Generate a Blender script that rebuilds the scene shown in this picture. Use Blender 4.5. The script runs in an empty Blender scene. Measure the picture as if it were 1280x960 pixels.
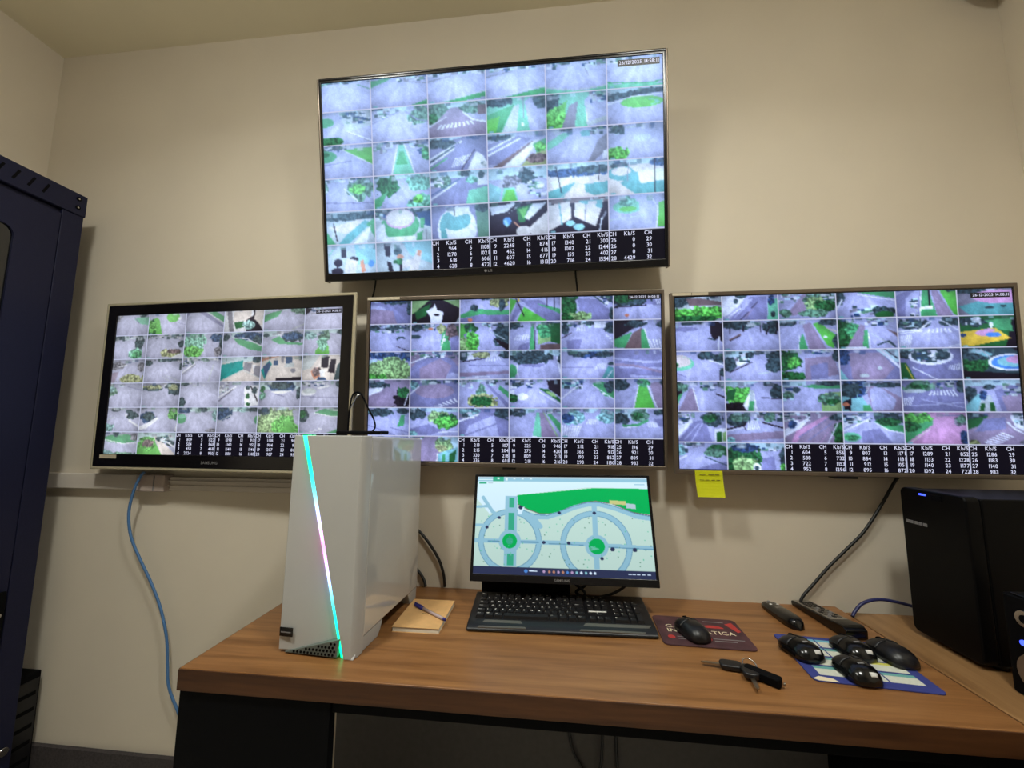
import bpy, bmesh, math, random
import numpy as np
from mathutils import Matrix, Vector
R = math.radians
PI = math.pi
sc = bpy.context.scene
COL = sc.collection

# ------------------------------------------------------------------ camera
cam_d = bpy.data.cameras.new('camera')
cam = bpy.data.objects.new('camera', cam_d)
COL.objects.link(cam)
cam_d.sensor_width = 36.0
cam_d.lens = 36.0 * 500.0 / 1280.0
cam_d.clip_start = 0.02
CM = [[0.9944226956668275, 0.10530396405650884, 0.005880263319415913],
      [0.006205873855473463, -0.11407949067822584, 0.9934522419000755],
      [-0.10528527661743652, 0.9878749642341291, 0.11409673775795606]]
mw = Matrix.Identity(4)
for i in range(3):
    mw[i][0] = CM[0][i]; mw[i][1] = CM[1][i]; mw[i][2] = -CM[2][i]
mw[0][3], mw[1][3], mw[2][3] = 0.0, -1.30, 1.2347
cam.matrix_world = mw
sc.camera = cam

# ------------------------------------------------------------------ world, exposure
w = bpy.data.worlds.new('world'); sc.world = w; w.use_nodes = True
w.node_tree.nodes['Background'].inputs[0].default_value = (0.5, 0.5, 0.5, 1)
w.node_tree.nodes['Background'].inputs[1].default_value = 0.02
vs = sc.view_settings
vs.view_transform = 'Standard'; vs.look = 'None'; vs.gamma = 1.0; vs.use_curve_mapping = False
EXPO = 0.0
vs.exposure = EXPO
# ceiling lamps of the room: x, y, size, strength (watt), beam spread in degrees
LAMPS = [(0.50, -1.15, 0.20, 10.0, 149), (-0.80, -1.15, 0.20, 12.9, 154)]
LAMP_COL = (0.985, 1.0, 0.94)
SCREEN_GAIN = 1.0
random.seed(7)
rng = np.random.default_rng(5)

# ------------------------------------------------------------------ materials
def lin(c):
    return tuple(((v / 255) / 12.92 if v / 255 <= .04045 else ((v / 255 + .055) / 1.055) ** 2.4) for v in c)

def mat(name, rgb, rough=.5, metal=0., spec=.5, var=0.0, vscale=40., bump=0., bscale=200., coat=0.):
    m = bpy.data.materials.new(name); m.use_nodes = True
    nt = m.node_tree; b = nt.nodes['Principled BSDF']
    c = lin(rgb)
    b.inputs['Base Color'].default_value = (*c, 1)
    b.inputs['Roughness'].default_value = rough
    b.inputs['Metallic'].default_value = metal
    b.inputs['Specular IOR Level'].default_value = spec
    if coat:
        b.inputs['Coat Weight'].default_value = coat; b.inputs['Coat Roughness'].default_value = .08
    tc = nt.nodes.new('ShaderNodeTexCoord')
    if var:
        n = nt.nodes.new('ShaderNodeTexNoise'); n.inputs['Scale'].default_value = vscale; n.inputs['Detail'].default_value = 4
        nt.links.new(tc.outputs['Object'], n.inputs['Vector'])
        r = nt.nodes.new('ShaderNodeValToRGB')
        r.color_ramp.elements[0].position = .3; r.color_ramp.elements[1].position = .7
        r.color_ramp.elements[0].color = (*[v * (1 - var) for v in c], 1)
        r.color_ramp.elements[1].color = (*[min(1, v * (1 + var)) for v in c], 1)
        nt.links.new(n.outputs['Fac'], r.inputs['Fac']); nt.links.new(r.outputs['Color'], b.inputs['Base Color'])
    if bump:
        n2 = nt.nodes.new('ShaderNodeTexNoise'); n2.inputs['Scale'].default_value = bscale; n2.inputs['Detail'].default_value = 3
        nt.links.new(tc.outputs['Object'], n2.inputs['Vector'])
        bp = nt.nodes.new('ShaderNodeBump'); bp.inputs['Strength'].default_value = bump; bp.inputs['Distance'].default_value = .002
        nt.links.new(n2.outputs['Fac'], bp.inputs['Height']); nt.links.new(bp.outputs['Normal'], b.inputs['Normal'])
    return m

def wood(name, c0, c1, c2, axis, rough=.32):
    m = bpy.data.materials.new(name); m.use_nodes = True
    nt = m.node_tree; b = nt.nodes['Principled BSDF']
    tc = nt.nodes.new('ShaderNodeTexCoord'); mp = nt.nodes.new('ShaderNodeMapping')
    s = (1.6, 26, 26) if axis == 'x' else (26, 1.6, 26)
    mp.inputs['Scale'].default_value = s
    nt.links.new(tc.outputs['Object'], mp.inputs['Vector'])
    n = nt.nodes.new('ShaderNodeTexNoise'); n.inputs['Scale'].default_value = 1.6; n.inputs['Detail'].default_value = 7
    n.inputs['Roughness'].default_value = .62; n.inputs['Distortion'].default_value = .35
    nt.links.new(mp.outputs['Vector'], n.inputs['Vector'])
    r = nt.nodes.new('ShaderNodeValToRGB')
    e = r.color_ramp.elements
    e[0].position = .30; e[0].color = (*lin(c0), 1); e[1].position = .72; e[1].color = (*lin(c2), 1)
    k = e.new(.5); k.color = (*lin(c1), 1)
    nt.links.new(n.outputs['Fac'], r.inputs['Fac']); nt.links.new(r.outputs['Color'], b.inputs['Base Color'])
    b.inputs['Roughness'].default_value = rough; b.inputs['Specular IOR Level'].default_value = .3
    return m

def emit(name, rgb, strength, base=(10, 10, 10)):
    m = mat(name, base, .4)
    b = m.node_tree.nodes['Principled BSDF']
    b.inputs['Emission Color'].default_value = (*lin(rgb), 1); b.inputs['Emission Strength'].default_value = strength
    return m

def vcol_mat(name, strength=0.0, rough=.25, spec=.5):
    m = bpy.data.materials.new(name); m.use_nodes = True
    nt = m.node_tree; b = nt.nodes['Principled BSDF']
    a = nt.nodes.new('ShaderNodeVertexColor'); a.layer_name = 'col'
    b.inputs['Roughness'].default_value = rough; b.inputs['Specular IOR Level'].default_value = spec
    if strength:
        b.inputs['Base Color'].default_value = (.004, .004, .005, 1)
        nt.links.new(a.outputs['Color'], b.inputs['Emission Color']); b.inputs['Emission Strength'].default_value = strength
        m.cycles.emission_sampling = 'NONE'
    else:
        nt.links.new(a.outputs['Color'], b.inputs['Base Color'])
    return m

M = {}
M['wall'] = mat('wall_paint', (214, 203, 184), .75, var=.03, vscale=3, bump=.06, bscale=260)
M['ceiling'] = mat('ceiling_paint', (240, 232, 206), .85, var=.02, vscale=3)
M['floor'] = mat('floor_vinyl', (198, 192, 180), .5, var=.08, vscale=30)
M['wallfront'] = mat('wall_paint_behind', (140, 134, 122), .8, var=.03, vscale=3)
M['panelgrey'] = mat('grey_panel', (74, 70, 68), .6, var=.08, vscale=60)
M['baseboard'] = mat('dark_baseboard', (58, 52, 52), .8, var=.35, vscale=160, bump=.3, bscale=300)
M['black'] = mat('black_plastic', (16, 15, 18), .38, var=.1, vscale=90)
M['matte'] = mat('matte_black', (4, 4, 6), .7, spec=.1, var=.1, vscale=90)
M['gloss'] = mat('gloss_black', (9, 9, 10), .2, spec=.5)
M['pcblack'] = mat('computer_black', (4, 4, 5), .42, spec=.12)
M['bezel'] = mat('tv_bezel_black', (14, 12, 15), .22)
M['clear'] = mat('tv_clear_edge', (176, 166, 140), .2, spec=.6)
M['gun'] = mat('gunmetal_frame', (122, 110, 98), .32, metal=.75, var=.05, vscale=30)
M['tvback'] = mat('tv_back', (20, 19, 21), .55, var=.1, vscale=60)
M['white'] = mat('white_case', (180, 178, 174), .28, var=.015, vscale=8)
M['sidewhite'] = mat('white_side_panel', (196, 194, 188), .05, spec=1.0, coat=1.0)
M['duct'] = mat('white_duct', (206, 196, 184), .5, var=.02, vscale=12)
M['box'] = mat('duct_box', (176, 160, 150), .5, var=.02, vscale=12)
M['navy'] = mat('rack_paint', (18, 20, 46), .55, spec=.3, var=.15, vscale=300, bump=.1, bscale=600)
M['glass'] = mat('rack_glass', (6, 8, 12), .05, spec=.8)
M['chrome'] = mat('chrome', (190, 188, 184), .22, metal=1.0)
M['wood'] = wood('walnut_laminate', (112, 74, 40), (136, 93, 54), (154, 110, 66), 'x')
M['wood_sheen'] = wood('walnut_laminate_sheen', (112, 80, 50), (140, 104, 66), (158, 122, 82), 'y')  # same walnut, paler tones paint in the reflection on the return desk
M['edge'] = wood('walnut_edge_band', (54, 31, 17), (76, 46, 25), (92, 58, 33), 'x', .4)
M['key'] = mat('keycap', (22, 21, 23), .45, var=.1, vscale=120)
M['kbtrim'] = mat('keyboard_trim', (104, 98, 90), .3, metal=.5)
M['print'] = mat('white_print', (214, 212, 206), .6)
M['greyprint'] = mat('grey_print', (120, 118, 118), .5)
M['kraft'] = mat('kraft_cover', (212, 166, 108), .75, var=.06, vscale=60)
M['paper'] = mat('paper', (226, 218, 200), .8, var=.02, vscale=60)
M['blueplastic'] = mat('blue_plastic', (38, 34, 120), .3)
M['clearpen'] = mat('pen_barrel', (176, 158, 160), .15, spec=.6)
M['yellow'] = mat('sticky_yellow', (200, 204, 0), .75, var=.02, vscale=40)
M['ink'] = mat('ink', (90, 84, 40), .8)
M['bluecable'] = mat('blue_cable', (70, 112, 160), .45)
M['navycable'] = mat('navy_cable', (40, 44, 92), .4)
M['cable'] = mat('black_cable', (14, 13, 14), .45)
M['brown'] = mat('brown_dome', (104, 84, 66), .6, var=.08, vscale=30)
M['keysteel'] = mat('key_steel', (170, 160, 146), .3, metal=1.0)
M['pad'] = mat('mousepad_maroon', (70, 40, 44), .8, var=.35, vscale=28)
M['padred'] = mat('mousepad_red', (176, 50, 46), .7, var=.15, vscale=60)
M['cream'] = mat('cream_print', (226, 212, 178), .7)
M['remotegrey'] = mat('remote_face', (120, 112, 100), .35, var=.12, vscale=80)
M['lampframe'] = mat('lamp_frame', (230, 230, 226), .5)
M['mesh'] = mat('vent_mesh', (96, 104, 98), .5)
M['cream_strip'] = mat('cream_surface', (196, 184, 160), .5)
M['blueled'] = emit('blue_led', (60, 80, 255), 3.0)
M['screen'] = vcol_mat('screen_picture', 1.0 * SCREEN_GAIN, .5, .06)
M['screentext'] = emit('screen_text', (225, 228, 255), .9 * SCREEN_GAIN)
M['screentext'].cycles.emission_sampling = 'NONE'
M['screenblack'] = emit('screen_black', (12, 10, 24), .6)
M['screenblack'].cycles.emission_sampling = 'NONE'
M['padprint'] = vcol_mat('calendar_print', 0, .6, .3)
M['strip'] = vcol_mat('rgb_light_strip', 3.2, .4)
M['strip'].cycles.emission_sampling = 'AUTO'
M['lamp'] = emit('lamp_diffuser', (252, 252, 244), 46.0)

# ------------------------------------------------------------------ mesh helpers
class MB:
    def __init__(s): s.v = []; s.f = []; s.m = Matrix.Identity(4); s.smooth = []
    def add(s, vs, fs, sm=False):
        o = len(s.v)
        s.v += [tuple(s.m @ Vector(p)) for p in vs]
        s.f += [tuple(o + i for i in f) for f in fs]
        s.smooth += [sm] * len(fs)
        return s
    def box(s, x0, x1, y0, y1, z0, z1):
        v = [(x, y, z) for z in (z0, z1) for y in (y0, y1) for x in (x0, x1)]
        return s.add(v, [(0, 2, 3, 1), (4, 5, 7, 6), (0, 1, 5, 4), (2, 6, 7, 3), (0, 4, 6, 2), (1, 3, 7, 5)])
    def prism(s, prof, a0, a1, axis='x', sm=False):
        # prof: list of 2D points; x: (y,z), y: (x,z), z: (x,y)
        n = len(prof)
        def P(p, a):
            return (a, p[0], p[1]) if axis == 'x' else ((p[0], a, p[1]) if axis == 'y' else (p[0], p[1], a))
        v = [P(p, a0) for p in prof] + [P(p, a1) for p in prof]
        f = [(i, (i + 1) % n, n + (i + 1) % n, n + i) for i in range(n)]
        s.add(v, f, sm)
        return s.add(v, [tuple(range(n))[::-1], tuple(range(n, 2 * n))])
    def cyl(s, c, r, h, axis='z', n=16, r2=None):
        r2 = r if r2 is None else r2
        v = []
        for k, rr in ((0, r), (1, r2)):
            for i in range(n):
                a = 2 * PI * i / n; p = (rr * math.cos(a), rr * math.sin(a), k * h)
                if axis == 'x': p = (p[2], p[0], p[1])
                elif axis == 'y': p = (p[0], p[2], p[1])
                v.append((c[0] + p[0], c[1] + p[1], c[2] + p[2]))
        s.add(v, [(i, (i + 1) % n, n + (i + 1) % n, n + i) for i in range(n)], True)
        return s.add(v, [tuple(range(n))[::-1], tuple(range(n, 2 * n))])
    def tube(s, pts, r, n=8, smooth=True, close=False):
        P = [Vector(p) for p in pts]
        if smooth:
            Q = []
            for i in range(len(P) - 1):
                p0 = P[max(i - 1, 0)]; p1 = P[i]; p2 = P[i + 1]; p3 = P[min(i + 2, len(P) - 1)]
                for k in range(6):
                    t = k / 6
                    Q.append(.5 * ((2 * p1) + (p2 - p0) * t + (2 * p0 - 5 * p1 + 4 * p2 - p3) * t * t + (3 * p1 - p0 - 3 * p2 + p3) * t ** 3))
            P = Q + [P[-1]]
        v = []; up = None
        for i, p in enumerate(P):
            d = (P[min(i + 1, len(P) - 1)] - P[max(i - 1, 0)]).normalized()
            if up is None: up = Vector((0, 0, 1)) if abs(d.z) < .9 else Vector((1, 0, 0))
            a = (up - d * up.dot(d)).normalized(); up = a; b = d.cross(a)
            rr = r[i * (len(r) - 1) // max(1, len(P) - 1)] if isinstance(r, (list, tuple)) else r
            v += [tuple(p + a * (rr * math.cos(2 * PI * k / n)) + b * (rr * math.sin(2 * PI * k / n))) for k in range(n)]
        f = [(i * n + k, i * n + (k + 1) % n, (i + 1) * n + (k + 1) % n, (i + 1) * n + k) for i in range(len(P) - 1) for k in range(n)]
        s.add(v, f, True)
        return s.add(v, [tuple(range(n))[::-1], tuple(range(len(v) - n, len(v)))])
    def mesh(s, name):
        m = bpy.data.meshes.new(name); m.from_pydata(s.v, [], s.f)
        m.polygons.foreach_set('use_smooth', s.smooth)
        bm = bmesh.new(); bm.from_mesh(m)
        bmesh.ops.remove_doubles(bm, verts=bm.verts, dist=1e-6)
        bmesh.ops.recalc_face_normals(bm, faces=bm.faces)
        bm.to_mesh(m); bm.free(); m.update()
        return m
    def build(s, name, material, parent=None, bevel=0, seg=2, label=None):
        return obj(name, s.mesh(name), material, parent, bevel, seg, label)

def obj(name, mesh, material, parent=None, bevel=0, seg=2, label=None):
    o = bpy.data.objects.new(name, mesh); COL.objects.link(o)
    if not mesh.materials: mesh.materials.append(M[material] if isinstance(material, str) else material)
    if parent: o.parent = parent
    if bevel:
        b = o.modifiers.new('bevel', 'BEVEL'); b.width = bevel; b.segments = seg; b.limit_method = 'ANGLE'; b.angle_limit = R(40)
        for p in mesh.polygons: p.use_smooth = True
        o.modifiers.new('wn', 'WEIGHTED_NORMAL')
    if label: o['label'] = label
    return o

def tag(o, label, cat, group=None):
    o['label'] = label; o['category'] = cat
    if group: o['group'] = group
    return o

def thing(name, label, cat, loc=(0, 0, 0), rz=0, group=None):
    o = bpy.data.objects.new(name, None); COL.objects.link(o)
    o.empty_display_size = .02
    o.location = loc; o.rotation_euler = (0, 0, rz)
    return tag(o, label, cat, group)

def struct(name, mb, m):
    o = mb.build(name, m); o['kind'] = 'structure'
    return o

def rrect(x0, x1, y0, y1, r, n=5):
    p = []
    for cx, cy, a in ((x1 - r, y1 - r, 0), (x0 + r, y1 - r, 90), (x0 + r, y0 + r, 180), (x1 - r, y0 + r, 270)):
        for k in range(n + 1):
            t = R(a + 90 * k / n); p.append((cx + r * math.cos(t), cy + r * math.sin(t)))
    return p

# ---- glyph cache: every character used is turned into a flat mesh once
GLY = {}
def load_glyphs(chars):
    cu = bpy.data.curves.new('glyph', 'FONT'); cu.resolution_u = 2; cu.size = 1.0; cu.offset = .012
    ob = bpy.data.objects.new('glyph', cu); COL.objects.link(ob)
    for ch in chars:
        cu.body = ch
        dg = bpy.context.evaluated_depsgraph_get(); dg.update()
        me = bpy.data.meshes.new_from_object(ob.evaluated_get(dg))
        v = [(p.co.x, p.co.y) for p in me.vertices]; f = [tuple(q.vertices) for q in me.polygons]
        GLY[ch] = (v, f, (max(p[0] for p in v) if v else .3) + .06)
        bpy.data.meshes.remove(me)
    bpy.data.objects.remove(ob); bpy.data.curves.remove(cu)
load_glyphs("0123456789:/-CHKbSABDEFGIJLMNOPQRTUVWXYZÁ.,;+*cstrlaphifnumoetkw")
GLY[' '] = ([], [], .35)

def text(mb, s, x, y, size, put, align='l', sx=1.0):
    wd = sum(GLY[c][2] for c in s) * size * sx
    x0 = x - (0 if align == 'l' else (wd if align == 'r' else wd / 2))
    for c in s:
        v, f, a = GLY[c]
        mb.add([put(x0 + p[0] * size * sx, y + p[1] * size) for p in v], f)
        x0 += a * size * sx

# ------------------------------------------------------------------ picture painter for the screens
PAL = dict(r=(180, 182, 216), R=(136, 136, 174), b=(154, 140, 164), g=(82, 160, 108), G=(100, 186, 84), m=(126, 200, 168),
           d=(56, 74, 80), t=(100, 140, 118), T=(152, 188, 128), w=(238, 242, 255), s=(206, 236, 246), k=(30, 22, 32),
           n=(52, 76, 118), o=(206, 134, 106), y=(228, 196, 84), c=(20, 150, 146), C=(146, 200, 206), p=(204, 160, 196),
           B=(86, 140, 212), u=(222, 212, 208), q=(132, 130, 144), v=(118, 98, 100), x=(40, 96, 52), a=(104, 166, 168),
           z=(190, 200, 205), e=(160, 168, 120))
TW, TH = 64, 36
def nz(h, w_, cell):
    gh, gw = int(h / cell) + 3, int(w_ / cell) + 3
    g = rng.random((gh, gw)); ys = np.arange(h) / cell; xs = np.arange(w_) / cell
    yi = ys.astype(int); xi = xs.astype(int); fy = (ys - yi)[:, None]; fx = (xs - xi)[None]
    return (g[yi][:, xi] * (1 - fy) * (1 - fx) + g[yi + 1][:, xi] * fy * (1 - fx) + g[yi][:, xi + 1] * (1 - fy) * fx + g[yi + 1][:, xi + 1] * fy * fx)

def poly_mask(X, Y, pts):
    m = np.zeros(X.shape, bool); n = len(pts)
    for i in range(n):
        x0, y0 = pts[i]; x1, y1 = pts[(i + 1) % n]
        if y0 == y1: continue
        c = ((Y < y0) != (Y < y1)) & (X < (x1 - x0) * (Y - y0) / (y1 - y0) + x0)
        m ^= c
    return m

def line_mask(X, Y, pts, wd):
    m = np.zeros(X.shape, bool)
    for (x0, y0), (x1, y1) in zip(pts[:-1], pts[1:]):
        dx, dy = x1 - x0, y1 - y0; L = dx * dx + dy * dy + 1e-9
        t = np.clip(((X - x0) * dx + (Y - y0) * dy) / L, 0, 1)
        m |= ((X - x0 - t * dx) ** 2 + ((Y - y0 - t * dy) * .6) ** 2) < (wd / 2) ** 2
    return m

def paint(spec, W=TW, H=TH, road_grad=True):
    X, Y = np.meshgrid((np.arange(W) + .5) / W * 100, (np.arange(H) + .5) / H * 100)
    img = np.zeros((H, W, 3)); img[:] = PAL['r']
    for cmd in spec.split(';'):
        cmd = cmd.strip()
        if not cmd: continue
        head, *a = cmd.split(); a = [float(t) for t in a]
        op = head[0]; c = np.array(PAL[head[1]] if len(head) > 1 else (0, 0, 0), float)
        pts = list(zip(a[0::2], a[1::2]))
        if op == 'f':
            img[:] = c
        elif op == 'p':
            img[poly_mask(X, Y, pts)] = c
        elif op == 'e':
            img[((X - a[0]) / a[2]) ** 2 + ((Y - a[1]) / a[3]) ** 2 < 1] = c
        elif op == 't':
            n1 = nz(H, W, 3.2); n2 = nz(H, W, 1.6)
            d = ((X - a[0]) / a[2]) ** 2 + ((Y - a[1]) / a[3]) ** 2 + (n1 - .5) * 1.1
            k = np.clip(n2 * 1.6 - .3, 0, 1)[..., None]
            col = c * .55 * (1 - k) + np.minimum(c * 1.28 + 8, 255) * k
            mk = d < 1; img[mk] = col[mk]
        elif op == 'h':
            for _ in range(int((a[2] - a[0]) * (a[3] - a[1]) / 55) + 6):
                x = random.uniform(a[0], a[2]); y = random.uniform(a[1], a[3]); ww = random.uniform(3, 11); hh = random.uniform(3, 10)
                cc = random.choice(('w', 'd', 'z', 'n', 'q', 'd', 't', 's', 'w'))
                img[(abs(X - x) < ww / 2) & (abs(Y - y) < hh / 2) & (X >= a[0]) & (X <= a[2])] = PAL[cc]
        elif op == 'l':
            img[line_mask(X, Y, list(zip(a[1::2], a[2::2])), a[0])] = c
        elif op == 'z':
            n = int(a[0]); q = list(zip(a[1::2], a[2::2]))
            for i in range(n):
                t0, t1 = (i + .1) / n, (i + .6) / n
                L = lambda p0, p1, t: (p0[0] + (p1[0] - p0[0]) * t, p0[1] + (p1[1] - p0[1]) * t)
                img[poly_mask(X, Y, [L(q[0], q[1], t0), L(q[0], q[1], t1), L(q[3], q[2], t1), L(q[3], q[2], t0)])] = PAL['w']
    return img

def soften(img, k=.125):
    p = np.pad(img, ((1, 1), (1, 1), (0, 0)), mode='edge')
    return img * (1 - 4 * k) + (p[:-2, 1:-1] + p[2:, 1:-1] + p[1:-1, :-2] + p[1:-1, 2:]) * k

def camera_look(img, haze, hcol):
    # what a wide street camera does to the scene: haze towards the horizon, lens falloff, streaks on the asphalt
    H, W = img.shape[:2]
    X, Y = np.meshgrid((np.arange(W) + .5) / W, (np.arange(H) + .5) / H)
    n = random.randint(4, 7)
    for _ in range(n):                                   # distant roofs, cars and trees along the skyline
        x = random.random(); y = random.uniform(.0, .13); ww = random.uniform(.02, .07); hh = random.uniform(.03, .08)
        c = np.array(PAL[random.choice('wdztqns')], float); m = (abs(X - x) < ww) & (abs(Y - y) < hh)
        img[m] = img[m] * .45 + c * .55
    vx, vy = random.uniform(.35, .65), .06
    th = np.arctan2(Y - vy, (X - vx) * 1.78); rr = np.hypot((X - vx) * 1.78, Y - vy)
    base = rng.random(64); ti = (th + PI) / (2 * PI) * 62; i0 = ti.astype(int); f0 = ti - i0
    streak = base[i0] * (1 - f0) + base[i0 + 1] * f0 - .5
    img = img * (1 + .13 * streak * np.clip(rr * 2, 0, 1))[..., None]
    img = img * (1 + (nz(H, W, 9) - .5) * .16 + (nz(H, W, 3.5) - .5) * .12 + (rng.random((H, W)) - .5) * .09)[..., None]
    hz = (haze * (1 - Y * .75))[..., None]
    img = img * (1 - hz) + np.array(hcol, float) * hz
    fall = 1.07 - .26 * (((X - .5) * 1.9) ** 2 + ((Y - .55) * 1.7) ** 2)
    img = img * fall[..., None]
    img = soften(img, .13)
    return img * (1 + (rng.random((H, W)) - .5) * .07)[..., None]

def wall_of_tiles(rows, gain, tint, lift, sat, haze, hcol):
    img = np.zeros((6 * TH, 6 * TW, 3)); img[:] = (12, 9, 22)
    for r_, row in enumerate(rows):
        for c_, spec in enumerate(row):
            t = paint(spec)
            if random.random() < .6:
                t[TH - 3:TH - 1, 2:7] = PAL['C']          # camera name at the lower left
            t = camera_look(t, haze, hcol)
            g = t.mean(axis=2, keepdims=True); t = g + (t - g) * sat
            t = 255 * np.clip(t / 255, 0, 1) ** (1 / lift) * gain * np.array(tint) * random.uniform(.94, 1.05)
            img[r_ * TH:(r_ + 1) * TH, c_ * TW:(c_ + 1) * TW] = t
    for k in range(1, 6):
        img[k * TH - 1:k * TH, :] = (206, 212, 242); img[:, k * TW - 1:k * TW] = (206, 212, 242)
    cy, cx = int(6 * TH * .02), int(6 * TW * .02)
    return np.clip(img[cy:-cy, cx:-cx], 0, 255)

def picture_mesh(name, img, x0, x1, z0, z1, y):
    H, W = img.shape[:2]
    xs = np.linspace(x0, x1, W); zs = np.linspace(z1, z0, H)
    gx, gz = np.meshgrid(xs, zs)
    co = np.stack([gx, np.full_like(gx, y), gz], -1).reshape(-1, 3)
    i = np.arange(H * W).reshape(H, W)
    q = np.stack([i[:-1, :-1], i[1:, :-1], i[1:, 1:], i[:-1, 1:]], -1).reshape(-1, 4)
    me = bpy.data.meshes.new(name)
    me.vertices.add(len(co)); me.vertices.foreach_set('co', co.ravel())
    me.loops.add(q.size); me.loops.foreach_set('vertex_index', q.ravel().astype(np.int32))
    me.polygons.add(len(q)); me.polygons.foreach_set('loop_start', np.arange(0, q.size, 4, dtype=np.int32))
    me.update(calc_edges=True)
    s = img / 255.0
    L = np.where(s <= .04045, s / 12.92, ((s + .055) / 1.055) ** 2.4)
    at = me.color_attributes.new('col', 'FLOAT_COLOR', 'POINT')
    at.data.foreach_set('color', np.concatenate([L.reshape(-1, 3), np.ones((H * W, 1))], 1).ravel().astype(np.float32))
    return me

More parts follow.
